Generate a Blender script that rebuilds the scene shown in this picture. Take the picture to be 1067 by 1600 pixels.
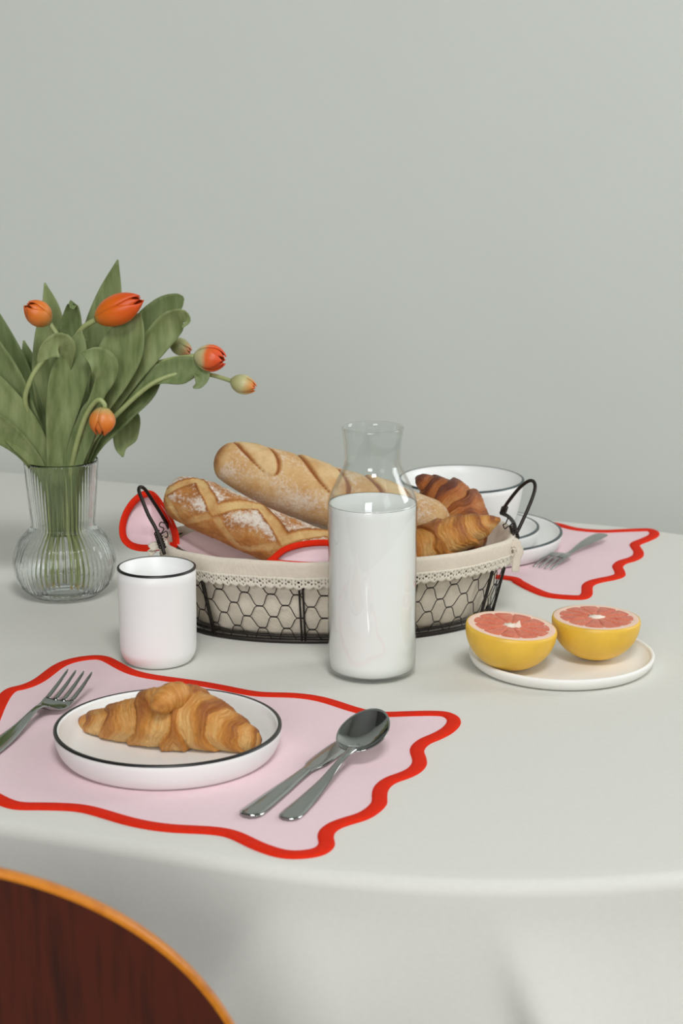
import bpy, bmesh, math, random
from mathutils import Vector, Matrix, noise

for o in list(bpy.data.objects):
    bpy.data.objects.remove(o, do_unlink=True)
S = bpy.context.scene
COL = S.collection
random.seed(4)
T = 0.75                      # height of the cloth on the table

# ------------------------------------------------------------------ camera
FPX, PITCH, CAMZ = 2960.0, math.radians(13.7), T + 0.609
cam = bpy.data.cameras.new('camera')
cam.sensor_fit = 'VERTICAL'
cam.sensor_height = 36.0
cam.lens = FPX / 1600 * 36.0
cam.clip_start = 0.05
cam.dof.use_dof = True
cam.dof.focus_distance = 1.88
cam.dof.aperture_fstop = 9.0
camo = bpy.data.objects.new('camera', cam)
camo.location = (0, 0, CAMZ)
camo.rotation_euler = (math.pi / 2 - PITCH, 0, 0)
COL.objects.link(camo)
S.camera = camo

# ------------------------------------------------------------------ world, daylight, exposure
W = bpy.data.worlds.new('sky')
S.world = W
W.use_nodes = True
bg = W.node_tree.nodes['Background']
bg.inputs['Color'].default_value = (0.80, 0.90, 1.0, 1)
bg.inputs['Strength'].default_value = 1.0


def area(name, loc, target, sx, sy, power, color):
    l = bpy.data.lights.new(name, 'AREA')
    l.shape = 'RECTANGLE'
    l.size, l.size_y, l.energy, l.color = sx, sy, power, color
    o = bpy.data.objects.new(name, l)
    o.location = loc
    o.rotation_euler = (Vector(target) - Vector(loc)).to_track_quat('-Z', 'Y').to_euler()
    COL.objects.link(o)
    return o


# daylight arriving through the side, rear and roof windows of the room
area('daylight_side_window', (2.380, -1.1, 2.4), (0.0, -1.1, 2.1), 1.8, 1.6, 10.0, (0.985, 0.99, 1.0))
area('daylight_rear_window', (-0.9, -2.68, 2.3), (-0.9, 3.0, 1.6999999999999997), 1.5, 1.5, 78.0, (0.97, 0.985, 1.0))
area('daylight_roof_window', (0.4, -1.5, 4.6), (0.4, -1.5, 0.0), 1.2, 1.2, 165.0, (0.985, 0.99, 1.0))
area('added_wall_fill', (2.380, 2.35, 1.9), (0.0, 2.35, 1.7), 0.9, 1.5, 26.0, (0.985, 0.99, 1.0))  # invented fill, added to brighten the right of the back wall
S.view_settings.view_transform = 'Standard'
S.view_settings.look = 'None'
S.view_settings.gamma = 1.0
S.view_settings.use_curve_mapping = False
S.view_settings.exposure = -0.13


# ------------------------------------------------------------------ helpers
def P(px, py, h=0.0):
    """photo pixel -> point on the horizontal plane h above the cloth"""
    d = ray(px, py)
    t = (T + h - CAMZ) / d.z
    return Vector((0, 0, CAMZ)) + d * t


def ray(px, py):
    fw = Vector((0, math.cos(PITCH), -math.sin(PITCH)))
    up = Vector((0, math.sin(PITCH), math.cos(PITCH)))
    return fw * FPX + Vector((1, 0, 0)) * (px - 533.5) + up * (800 - py)


def WY(px, py, Y):
    """photo pixel -> point at depth Y (depth taken from what the thing touches)"""
    d = ray(px, py)
    return Vector((0, 0, CAMZ)) + d * (Y / d.y)


def pxm(Y):
    return Y / math.cos(PITCH) / FPX


def lin(c):
    return tuple(((v / 255) / 12.92 if v / 255 <= 0.04045 else ((v / 255 + 0.055) / 1.055) ** 2.4) for v in c) + (1.0,)


class N:
    """small node-tree helper"""
    def __init__(s, name):
        s.m = bpy.data.materials.new(name)
        s.m.use_nodes = True
        s.t = s.m.node_tree
        s.b = s.t.nodes['Principled BSDF']
        s.out = s.t.nodes['Material Output']

    def add(s, typ, **kw):
        n = s.t.nodes.new(typ)
        for k, v in kw.items():
            if k in n.inputs:
                n.inputs[k].default_value = v
            else:
                setattr(n, k, v)
        return n

    def link(s, a, b):
        s.t.links.new(a, b)

    def ramp(s, src, stops):
        r = s.add('ShaderNodeValToRGB')
        e = r.color_ramp.elements
        while len(e) < len(stops):
            e.new(0.5)
        for el, (p, c) in zip(e, stops):
            el.position = p
            el.color = c if len(c) == 4 else tuple(c) + (1,)
        s.link(src, r.inputs[0])
        return r.outputs[0]

    def mix(s, fac, a, b, mode='MIX'):
        m = s.add('ShaderNodeMix', data_type='RGBA', blend_type=mode)
        for sock, v in ((m.inputs['Factor'], fac), (m.inputs['A'], a), (m.inputs['B'], b)):
            pass
        f, A, B = m.inputs[0], m.inputs[6], m.inputs[7]
        for sock, v in ((f, fac), (A, a), (B, b)):
            if hasattr(v, 'is_output'):
                s.link(v, sock)
            else:
                sock.default_value = v
        return m.outputs[2]

    def noise(s, scale, detail=3, coord='Object', stretch=None, rough=0.55):
        tc = s.add('ShaderNodeTexCoord')
        src = tc.outputs[coord]
        if stretch:
            mp = s.add('ShaderNodeMapping')
            mp.inputs['Scale'].default_value = stretch
            s.link(src, mp.inputs[0])
            src = mp.outputs[0]
        n = s.add('ShaderNodeTexNoise')
        n.inputs['Scale'].default_value = scale
        n.inputs['Detail'].default_value = detail
        n.inputs['Roughness'].default_value = rough
        s.link(src, n.inputs['Vector'])
        return n.outputs['Fac']

    def bump(s, h, strength, dist):
        b = s.add('ShaderNodeBump')
        b.inputs['Strength'].default_value = strength
        b.inputs['Distance'].default_value = dist
        s.link(h, b.inputs['Height'])
        s.link(b.outputs[0], s.b.inputs['Normal'])

    def attr(s, name):
        a = s.add('ShaderNodeAttribute')
        a.attribute_name = name
        return a.outputs['Fac']

    def set(s, **kw):
        for k, v in kw.items():
            s.b.inputs[k.replace('_', ' ')].default_value = v
        return s


def plain(name, rgb, rough=0.5, var=0.04, scale=30, bump=0.0, bscale=200, bdist=0.001, **kw):
    n = N(name)
    c = lin(rgb)
    d = tuple(max(0, v * (1 - var * 2)) for v in c[:3]) + (1,)
    n.link(n.ramp(n.noise(scale), [(0.3, d), (0.7, c)]), n.b.inputs['Base Color'])
    n.set(Roughness=rough, **kw)
    if bump:
        n.bump(n.noise(bscale, 4), bump, bdist)
    return n.m


def weave(name, rgb, var=0.03, scale=900, strength=0.25, low=0.0, sheen=0.0):
    n = N(name)
    c = lin(rgb)
    d = tuple(v * (1 - var * 2) for v in c[:3]) + (1,)
    tc = n.add('ShaderNodeTexCoord')
    w = []
    for ax in ('X', 'Y', 'Z'):
        x = n.add('ShaderNodeTexWave', wave_type='BANDS', bands_direction=ax)
        x.inputs['Scale'].default_value = scale / 6.283 * 1.0
        x.inputs['Distortion'].default_value = 1.5
        x.inputs['Detail'].default_value = 1
        x.inputs['Detail Scale'].default_value = 0.3
        n.link(tc.outputs['Object'], x.inputs['Vector'])
        w.append(x.outputs['Fac'])
    a = n.add('ShaderNodeMath', operation='ADD')
    n.link(w[0], a.inputs[0]); n.link(w[1], a.inputs[1])
    a2 = n.add('ShaderNodeMath', operation='ADD')
    n.link(a.outputs[0], a2.inputs[0]); n.link(w[2], a2.inputs[1])
    nz = n.noise(220, 3)
    n.link(n.ramp(nz, [(0.3, d), (0.7, c)]), n.b.inputs['Base Color'])
    h = n.add('ShaderNodeMath', operation='MULTIPLY_ADD')
    n.link(a2.outputs[0], h.inputs[0]); h.inputs[1].default_value = 0.3
    if low:
        lo = n.noise(9, 2)
        lm = n.add('ShaderNodeMath', operation='MULTIPLY')
        n.link(lo, lm.inputs[0]); lm.inputs[1].default_value = low
        n.link(lm.outputs[0], h.inputs[2])
    else:
        n.link(nz, h.inputs[2])
    n.bump(h.outputs[0], strength, 0.0006)
    n.set(Roughness=0.9)
    n.b.inputs['Specular IOR Level'].default_value = 0.15
    if sheen:
        n.b.inputs['Sheen Weight'].default_value = sheen
    return n.m


def origin(parent):
    v = Vector((0, 0, 0))
    while parent is not None:
        v += parent.location
        parent = parent.parent
    return v


def mesh(name, verts, faces, mat, parent=None, base=None, smooth=True, attrs=None, label=None):
    me = bpy.data.meshes.new(name)
    o = bpy.data.objects.new(name, me)
    org = origin(parent)
    if base is not None:
        o.location = Vector(base) - org
        org = Vector(base)
    me.from_pydata([tuple(Vector(v) - org) for v in verts], [], faces)
    me.validate()
    bm = bmesh.new(); bm.from_mesh(me)
    bmesh.ops.recalc_face_normals(bm, faces=bm.faces)
    bm.to_mesh(me); bm.free()
    if smooth:
        me.polygons.foreach_set('use_smooth', [True] * len(me.polygons))
    for k, vals in (attrs or {}).items():
        at = me.attributes.new(k, 'FLOAT', 'POINT')
        at.data.foreach_set('value', vals)
    if mat is not None:
        for m in (mat if isinstance(mat, (list, tuple)) else [mat]):
            me.materials.append(m)
    o.parent = parent
    COL.objects.link(o)
    if label:
        o['label'] = label
    return o


def thing(name, loc, label, cat, group=None):
    o = bpy.data.objects.new(name, None)
    o.empty_display_size = 0.02
    o.location = loc
    COL.objects.link(o)
    return tag(o, label, cat, group)


def tag(o, label, cat, group=None):
    o['label'] = label
    o['category'] = cat
    if group:
        o['group'] = group
    return o


def structure(o):
    o['kind'] = 'structure'
    return o


def boxes(lst):
    V, F = [], []
    for (x0, x1, y0, y1, z0, z1) in lst:
        b = len(V)
        V += [(x, y, z) for z in (z0, z1) for y in (y0, y1) for x in (x0, x1)]
        F += [tuple(b + i for i in f) for f in ((0, 2, 3, 1), (4, 5, 7, 6), (0, 1, 5, 4), (2, 6, 7, 3), (0, 4, 6, 2), (1, 3, 7, 5))]
    return V, F


def grid_faces(nu, nv, closed_u=False, closed_v=False):
    F = []
    for i in range(nu if closed_u else nu - 1):
        for j in range(nv if closed_v else nv - 1):
            i2, j2 = (i + 1) % nu, (j + 1) % nv
            F.append((i * nv + j, i2 * nv + j, i2 * nv + j2, i * nv + j2))
    return F


def lathe(profile, center, seg=96, mod=None):
    """profile [(r, z)]; r == 0 makes a pole; mod(i, theta, r, z) -> r"""
    V, F = [], []
    rows = []
    c = Vector(center)
    for i, (r, z) in enumerate(profile):
        if r <= 1e-6:
            V.append(c + Vector((0, 0, z)))
            rows.append([len(V) - 1])
        else:
            row = []
            for k in range(seg):
                a = 2 * math.pi * k / seg
                rr = mod(i, a, r, z) if mod else r
                V.append(c + Vector((rr * math.cos(a), rr * math.sin(a), z)))
                row.append(len(V) - 1)
            rows.append(row)
    for A, B in zip(rows, rows[1:]):
        for k in range(seg):
            k2 = (k + 1) % seg
            if len(A) == 1 and len(B) == 1:
                continue
            if len(A) == 1:
                F.append((A[0], B[k], B[k2]))
            elif len(B) == 1:
                F.append((A[k], B[0], A[k2]))
            else:
                F.append((A[k], B[k], B[k2], A[k2]))
    return V, F


def spline(pts, n, closed=False):
    """Catmull-Rom through tuples of any length"""
    pts = [tuple(p) for p in pts]
    m = len(pts)
    out = []
    segs = m if closed else m - 1
    for s in range(n):
        u = s / n * segs if closed else s / (n - 1) * segs
        i = min(int(u), segs - 1)
        f = u - i
        if closed:
            p0, p1, p2, p3 = (pts[(i + k) % m] for k in (-1, 0, 1, 2))
        else:
            p1, p2 = pts[i], pts[i + 1]
            p0 = pts[i - 1] if i > 0 else tuple(2 * a - b for a, b in zip(p1, p2))
            p3 = pts[i + 2] if i + 2 < m else tuple(2 * b - a for a, b in zip(p1, p2))
        out.append(tuple(0.5 * (2 * b + (c - a) * f + (2 * a - 5 * b + 4 * c - d) * f * f + (3 * b - a - 3 * c + d) * f ** 3)
                         for a, b, c, d in zip(p0, p1, p2, p3)))
    return out


def smoothbox(lst, r=0.0):
    return boxes(lst)


def tube(path, rad, k=8, closed=False, cap=True):
    """tube along points; rad a number or a list"""
    pts = [Vector(p[:3]) for p in path]
    n = len(pts)
    V, F = [], []
    prev = None
    for i, p in enumerate(pts):
        if closed:
            t = pts[(i + 1) % n] - pts[i - 1]
        else:
            t = pts[min(i + 1, n - 1)] - pts[max(i - 1, 0)]
        t = t.normalized() if t.length > 1e-9 else Vector((0, 0, 1))
        if prev is None:
            u = t.orthogonal().normalized()
        else:
            u = prev - t * prev.dot(t)
            u = u.normalized() if u.length > 1e-6 else t.orthogonal().normalized()
        prev = u
        w = t.cross(u)
        r = rad[i] if isinstance(rad, (list, tuple)) else rad
        for j in range(k):
            a = 2 * math.pi * j / k
            V.append(p + (u * math.cos(a) + w * math.sin(a)) * r)
    F = grid_faces(n, k, closed_u=closed, closed_v=True)
    if cap and not closed:
        F.append(tuple(range(k)))
        F.append(tuple((n - 1) * k + j for j in range(k)))
    return V, F


def join(*vf):
    V, F = [], []
    for v, f in vf:
        b = len(V)
        V += list(v)
        F += [tuple(i + b for i in q) for q in f]
    return V, F


def smoothstep(a, b, x):
    t = max(0.0, min(1.0, (x - a) / (b - a)))
    return t * t * (3 - 2 * t)


# ------------------------------------------------------------------ materials
M = {}
M['wall'] = plain('painted_wall', (214, 218, 210), 0.75, 0.01, 3, 0.08, 350, 0.0006)
M['sidewall'] = plain('painted_side_wall', (198, 202, 196), 0.8, 0.01, 3)
M['darkwall'] = plain('grey_painted_wall', (92, 91, 90), 0.7, 0.03, 6)
M['ceiling'] = plain('white_ceiling', (175, 175, 173), 0.9, 0.01, 4)
M['floor'] = plain('grey_oak_floor', (128, 118, 106), 0.5, 0.15, 8)
M['frame'] = plain('white_window_paint', (225, 225, 220), 0.4)
M['cloth'] = weave('linen_tablecloth', (219, 218, 210), 0.015, 2600, 0.12, low=14.0)
M['pink'] = weave('pink_cotton', (234, 208, 212), 0.015, 1800, 0.25)
M['red'] = weave('red_binding_cotton', (224, 44, 18), 0.05, 2600, 0.4)
M['liner'] = weave('natural_linen', (222, 211, 194), 0.03, 1600, 0.5)
M['lace'] = weave('cream_lace', (230, 222, 206), 0.04, 1800, 0.6)
M['wire'] = plain('dark_bronze_wire', (52, 46, 42), 0.45, 0.15, 90, Metallic=0.6)
M['china'] = plain('matte_white_porcelain', (240, 240, 237), 0.38, 0.006, 20)
M['cream_china'] = plain('matte_cream_stoneware', (240, 238, 232), 0.5, 0.01, 20, 0.05, 400, 0.0003)
M['black'] = plain('black_glaze', (28, 27, 27), 0.35)
M['bluegrey'] = plain('dark_rim_glaze', (52, 66, 68), 0.35)
M['steel'] = plain('polished_steel', (160, 162, 160), 0.09, 0.01, 40, Metallic=1.0)
M['milk'] = plain('milk', (244, 244, 240), 0.35, 0.002, 8)
M['woodred'] = None


def wood(name, dark, light, rough, stretch, scale=7):
    n = N(name)
    f = n.noise(scale, 6, stretch=stretch, rough=0.6)
    n.link(n.ramp(f, [(0.32, lin(dark)), (0.5, lin(light)), (0.72, lin(dark))]), n.b.inputs['Base Color'])
    n.set(Roughness=rough)
    n.bump(n.noise(60, 3, stretch=stretch), 0.1, 0.0005)
    return n.m


M['woodred'] = wood('mahogany_veneer', (38, 11, 4), (80, 27, 11), 0.4, (7, 1, 0.6))
M['woodedge'] = wood('lacquered_plywood_edge', (176, 96, 14), (206, 126, 30), 0.3, (3, 3, 3), 12)


def two_sided_fresnel(n, ior):
    """same reflectance from either side of the pane"""
    ge = n.add('ShaderNodeNewGeometry')
    mr = n.add('ShaderNodeMapRange')
    mr.inputs['To Min'].default_value = ior
    mr.inputs['To Max'].default_value = 1 / ior
    n.link(ge.outputs['Backfacing'], mr.inputs['Value'])
    fr = n.add('ShaderNodeFresnel')
    n.link(mr.outputs[0], fr.inputs['IOR'])
    return fr


def thin_glass(name, tint=(0.985, 0.995, 0.99), ior=1.5):
    n = N(name)
    n.t.nodes.remove(n.b)
    tr = n.add('ShaderNodeBsdfTransparent'); tr.inputs[0].default_value = tint + (1,)
    gl = n.add('ShaderNodeBsdfGlossy'); gl.inputs['Roughness'].default_value = 0.02
    fr = two_sided_fresnel(n, ior)
    mx = n.add('ShaderNodeMixShader')
    n.link(fr.outputs[0], mx.inputs[0]); n.link(tr.outputs[0], mx.inputs[1]); n.link(gl.outputs[0], mx.inputs[2])
    n.link(mx.outputs[0], n.out.inputs['Surface'])
    return n.m


M['bottle'] = thin_glass('clear_bottle_glass', (0.986, 0.994, 0.989), 1.5)
g = N('ribbed_vase_glass')
g.set(Roughness=0.0, IOR=1.36)
g.b.inputs['Base Color'].default_value = (0.975, 0.992, 0.985, 1)
g.b.inputs['Transmission Weight'].default_value = 1.0
M['vase'] = g.m


def flake_noise(n):
    """streaks that follow the rolled dough: fast across the wraps, slow around them"""
    cx = n.add('ShaderNodeCombineXYZ')
    for nm, sc, sock in (('wrap', 13.0, 0), ('wc', 0.9, 1), ('ws', 0.9, 2)):
        m_ = n.add('ShaderNodeMath', operation='MULTIPLY')
        n.link(n.attr(nm), m_.inputs[0]); m_.inputs[1].default_value = sc
        n.link(m_.outputs[0], cx.inputs[sock])
    t_ = n.add('ShaderNodeTexNoise')
    t_.inputs['Scale'].default_value = 1.0
    t_.inputs['Detail'].default_value = 5
    t_.inputs['Roughness'].default_value = 0.62
    t_.inputs['Distortion'].default_value = 0.5
    n.link(cx.outputs[0], t_.inputs['Vector'])
    return t_.outputs['Fac']


def crust_material(name, pale, mid, dark, flour_amt=0.0, gloss=0.45, bumpd=0.0012, flaky=False):
    """bake: 0 pale dough .. 1 dark crust ; flour: floury patches"""
    n = N(name)
    bake = n.attr('bake')
    nz = n.noise(48, 8, rough=0.74)
    ad = n.add('ShaderNodeMath', operation='MULTIPLY_ADD')
    sb = n.add('ShaderNodeMath', operation='SUBTRACT')
    n.link(nz, sb.inputs[0]); sb.inputs[1].default_value = 0.5
    if flaky:
        mx_ = n.add('ShaderNodeMix', data_type='FLOAT')
        mx_.inputs[0].default_value = 0.6
        n.link(nz, mx_.inputs[2]); n.link(flake_noise(n), mx_.inputs[3])
        n.link(mx_.outputs[0], sb.inputs[0])
    n.link(sb.outputs[0], ad.inputs[0]); ad.inputs[1].default_value = 1.25 if flaky else 1.0
    n.link(bake, ad.inputs[2])
    col = n.ramp(ad.outputs[0], [(0.05, lin(pale)), (0.5, lin(mid)), (0.95, lin(dark))])
    if flour_amt:
        fl = n.attr('flour')
        fz = n.noise(260, 4, rough=0.75)
        fm = n.add('ShaderNodeMath', operation='MULTIPLY_ADD')
        n.link(fl, fm.inputs[0]); fm.inputs[1].default_value = 0.62
        n.link(fz, fm.inputs[2])
        fr = n.ramp(fm.outputs[0], [(0.74, (0, 0, 0, 1)), (1.08, (flour_amt,) * 3 + (1,))])
        col = n.mix(fr, col, lin((240, 228, 212)))
    n.link(col, n.b.inputs['Base Color'])
    n.set(Roughness=gloss)
    h = n.noise(150, 8, rough=0.78)
    if flaky:
        fm = flake_noise(n)
        a_ = n.add('ShaderNodeMath', operation='MULTIPLY_ADD')
        n.link(fm, a_.inputs[0]); a_.inputs[1].default_value = 1.6
        n.link(h, a_.inputs[2])
        h = a_.outputs[0]
    n.bump(h, 0.8, bumpd)
    return n.m


M['croissant'] = crust_material('golden_croissant_crust', (234, 190, 122), (208, 138, 56), (142, 72, 18), 0, 0.36, 0.0020, True)
M['croissant_dark'] = crust_material('brown_croissant_crust', (226, 172, 106), (184, 106, 46), (104, 46, 18), 0, 0.36, 0.0018, True)
M['loaf'] = crust_material('floured_bread_crust', (230, 192, 128), (196, 130, 62), (138, 74, 26), 1.0, 0.6, 0.0040)
M['baguette'] = crust_material('pale_baguette_crust', (234, 203, 150), (210, 160, 98), (158, 92, 40), 0.75, 0.6, 0.0030)


def leaf_material():
    n = N('tulip_leaf')
    st = n.noise(40, 3, stretch=(3, 3, 0.5))
    inf = n.add('ShaderNodeObjectInfo')
    c = n.ramp(st, [(0.3, lin((118, 135, 84))), (0.7, lin((156, 168, 118)))])
    c2 = n.ramp(inf.outputs['Random'], [(0.0, (0.80, 0.84, 0.80, 1)), (1.0, (1.12, 1.08, 1.05, 1))])
    col = n.mix(1.0, c, c2, 'MULTIPLY')
    n.link(col, n.b.inputs['Base Color'])
    n.set(Roughness=0.5)
    n.b.inputs['Specular IOR Level'].default_value = 0.3
    n.bump(n.noise(120, 3, stretch=(4, 4, 0.4)), 0.25, 0.0006)
    tl = n.add('ShaderNodeBsdfTranslucent')
    n.link(col, tl.inputs['Color'])
    mx = n.add('ShaderNodeMixShader'); mx.inputs[0].default_value = 0.18
    n.link(n.b.outputs[0], mx.inputs[1]); n.link(tl.outputs[0], mx.inputs[2])
    n.link(mx.outputs[0], n.out.inputs['Surface'])
    return n.m


M['leaf'] = leaf_material()
M['stem'] = plain('tulip_stem', (166, 176, 116), 0.5, 0.10, 60)


def petal_material(name, stops):
    n = N(name)
    a = n.attr('along')
    nz = n.noise(90, 3, stretch=(1, 1, 1))
    ad = n.add('ShaderNodeMath', operation='MULTIPLY_ADD')
    sb = n.add('ShaderNodeMath', operation='SUBTRACT')
    n.link(nz, sb.inputs[0]); sb.inputs[1].default_value = 0.5
    n.link(sb.outputs[0], ad.inputs[0]); ad.inputs[1].default_value = 0.25
    n.link(a, ad.inputs[2])
    n.link(n.ramp(ad.outputs[0], [(p, lin(c)) for p, c in stops]), n.b.inputs['Base Color'])
    n.set(Roughness=0.42)
    n.bump(n.noise(140, 2, stretch=(1, 1, 1)), 0.15, 0.0005)
    return n.m


M['petal_orange'] = petal_material('orange_petal', [(0.0, (196, 150, 60)), (0.14, (228, 120, 30)), (0.6, (226, 98, 14)), (1.0, (208, 68, 10))])
M['petal_fade'] = petal_material('faded_orange_petal', [(0.0, (190, 170, 110)), (0.25, (216, 134, 64)), (0.7, (224, 120, 36)), (1.0, (210, 94, 20))])
M['petal_pale'] = petal_material('orange_petal_with_pale_base', [(0.0, (196, 198, 150)), (0.34, (206, 190, 140)), (0.52, (226, 104, 44)), (1.0, (216, 66, 24))])
M['petal_bud'] = petal_material('green_bud_petal', [(0.0, (160, 164, 110)), (0.55, (190, 186, 134)), (0.85, (206, 150, 80)), (1.0, (226, 110, 30))])
M['petal_greenbud'] = petal_material('young_green_bud_petal', [(0.0, (140, 150, 96)), (0.6, (160, 160, 108)), (0.9, (178, 130, 84)), (1.0, (190, 110, 66))])
M['cut_end'] = plain('cut_stem_end', (188, 164, 100), 0.6, 0.1)
M['peel'] = plain('grapefruit_peel', (240, 192, 66), 0.42, 0.10, 22, 0.35, 420, 0.0006)
M['pith'] = plain('grapefruit_pith', (240, 206, 184), 0.6, 0.03, 60)
M['core'] = plain('white_pith_core', (244, 232, 214), 0.6, 0.03, 60)


def flesh_material():
    n = N('pink_grapefruit_flesh')
    v = n.add('ShaderNodeTexVoronoi'); v.inputs['Scale'].default_value = 420
    tc = n.add('ShaderNodeTexCoord'); n.link(tc.outputs['Object'], v.inputs['Vector'])
    f = n.noise(120, 3)
    c = n.ramp(f, [(0.3, lin((206, 90, 62))), (0.7, lin((226, 124, 90)))])
    n.link(c, n.b.inputs['Base Color'])
    n.set(Roughness=0.25)
    n.bump(v.outputs['Distance'], 0.5, 0.0012)
    return n.m


M['flesh'] = flesh_material()

# ------------------------------------------------------------------ the room
RX0, RX1, RY0, RY1, RZ = -2.3, 2.4, -2.7, 3.3, 4.6
mk = lambda n, b, m: structure(mesh(n, *boxes(b), M[m], smooth=False))
mk('floor', [(RX0 - .2, RX1 + .2, RY0 - .2, RY1 + .2, -0.1, 0)], 'floor')
kx0, kx1, ky0, ky1 = -0.20, 1.00, -2.10, -0.90
mk('ceiling', [(RX0 - .2, kx0, RY0 - .2, RY1 + .2, RZ, RZ + 0.1), (kx1, RX1 + .2, RY0 - .2, RY1 + .2, RZ, RZ + 0.1),
               (kx0, kx1, RY0 - .2, ky0, RZ, RZ + 0.1), (kx0, kx1, ky1, RY1 + .2, RZ, RZ + 0.1)], 'ceiling')
mk('wall_back', [(RX0 - .2, RX1 + .2, RY1, RY1 + 0.12, 0, RZ)], 'wall')
mk('wall_left', [(RX0 - 0.12, RX0, RY0, RY1, 0, RZ)], 'darkwall')
wy0, wy1, wz0, wz1 = -2.000, -0.200, 1.600, 3.200
fy0, fy1, fz0, fz1 = 1.9, 2.8, 1.15, 2.65  # invented opening, added to go with the back wall fill
mk('wall_right', [(RX1, RX1 + .12, RY0, wy0, 0, RZ), (RX1, RX1 + .12, wy1, fy0, 0, RZ), (RX1, RX1 + .12, fy1, RY1, 0, RZ),
                  (RX1, RX1 + .12, wy0, wy1, 0, wz0), (RX1, RX1 + .12, wy0, wy1, wz1, RZ),
                  (RX1, RX1 + .12, fy0, fy1, 0, fz0), (RX1, RX1 + .12, fy0, fy1, fz1, RZ)], 'sidewall')
vx0, vx1, vz0, vz1 = -1.650, -0.150, 1.550, 3.050
mk('wall_front', [(RX0, vx0, RY0 - .12, RY0, 0, RZ), (vx1, RX1, RY0 - .12, RY0, 0, RZ),
                  (vx0, vx1, RY0 - .12, RY0, 0, vz0), (vx0, vx1, RY0 - .12, RY0, vz1, RZ)], 'darkwall')
t_ = 0.05
mk('window_1', [(RX1 + .02, RX1 + .08, wy0, wy1, wz0, wz0 + t_), (RX1 + .02, RX1 + .08, wy0, wy1, wz1 - t_, wz1),
                (RX1 + .02, RX1 + .08, wy0, wy0 + t_, wz0 + t_, wz1 - t_), (RX1 + .02, RX1 + .08, wy1 - t_, wy1, wz0 + t_, wz1 - t_),
                (RX1 + .03, RX1 + .07, (wy0 + wy1) / 2 - .02, (wy0 + wy1) / 2 + .02, wz0 + t_, wz1 - t_)], 'frame')
mk('added_window', [(RX1 + .02, RX1 + .08, fy0, fy1, fz0, fz0 + t_), (RX1 + .02, RX1 + .08, fy0, fy1, fz1 - t_, fz1),  # frame of the invented opening, added for the wall fill
                (RX1 + .02, RX1 + .08, fy0, fy0 + t_, fz0 + t_, fz1 - t_), (RX1 + .02, RX1 + .08, fy1 - t_, fy1, fz0 + t_, fz1 - t_)], 'frame')
mk('window_4', [(kx0, kx1, ky0, ky0 + t_, RZ + .03, RZ + .09), (kx0, kx1, ky1 - t_, ky1, RZ + .03, RZ + .09),
                (kx0, kx0 + t_, ky0 + t_, ky1 - t_, RZ + .03, RZ + .09), (kx1 - t_, kx1, ky0 + t_, ky1 - t_, RZ + .03, RZ + .09)], 'frame')
mk('window_2', [(vx0, vx1, RY0 - .08, RY0 - .02, vz0, vz0 + t_), (vx0, vx1, RY0 - .08, RY0 - .02, vz1 - t_, vz1),
                (vx0, vx0 + t_, RY0 - .08, RY0 - .02, vz0 + t_, vz1 - t_), (vx1 - t_, vx1, RY0 - .08, RY0 - .02, vz0 + t_, vz1 - t_),
                ((vx0 + vx1) / 2 - .02, (vx0 + vx1) / 2 + .02, RY0 - .07, RY0 - .03, vz0 + t_, vz1 - t_)], 'frame')

# ------------------------------------------------------------------ table and cloth
ANG = math.radians(-21)
CA, SA = math.cos(ANG), math.sin(ANG)
UA, UB, V0, RT = -1.62, -0.56, 1.817, 0.580


def uv2w(u, v, z):
    return Vector((u * CA - v * SA, u * SA + v * CA, z))


def track(s, R):
    """s in [0, L0): arclength on the reference outline (radius RT) -> point and outward normal on the outline of radius R"""
    Ls, Lc = UB - UA, math.pi * RT
    L = 2 * (Ls + Lc)
    s %= L
    if s < Ls:                                   # near side, left to right
        return (UA + s, V0 - R), (0, -1)
    s -= Ls
    if s < Lc:
        a = -math.pi / 2 + s / RT
        return (UB + R * math.cos(a), V0 + R * math.sin(a)), (math.cos(a), math.sin(a))
    s -= Lc
    if s < Ls:
        return (UB - s, V0 + R), (0, 1)
    s -= Ls
    a = math.pi / 2 + s / RT
    return (UA + R * math.cos(a), V0 + R * math.sin(a)), (math.cos(a), math.sin(a))


LT = 2 * (UB - UA + math.pi * RT)
tbl = thing('dining_table', uv2w((UA + UB) / 2, V0, 0), 'long round-ended dining table hidden under the white tablecloth', 'table')
V, F = [], []
NS = 120
for z in (T - 0.034, T - 0.003):
    for k in range(NS):
        (u, v), n_ = track(LT * k / NS, RT - 0.006)
        V.append(uv2w(u, v, z))
F = [(k, (k + 1) % NS, NS + (k + 1) % NS, NS + k) for k in range(NS)] + [tuple(range(NS)), tuple(range(NS, 2 * NS))]
mesh('tabletop', V, F, M['floor'], tbl, smooth=False)
for u in (UA + 0.05, UB - 0.05):
    for v in (V0 - 0.36, V0 + 0.36):
        b0, b1 = uv2w(u, v, 0), uv2w(u, v, T - 0.034)
        mesh('leg', *tube([b0, b0.lerp(b1, .5), b1], [0.022, 0.027, 0.032], 16), M['floor'], tbl)

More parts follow.
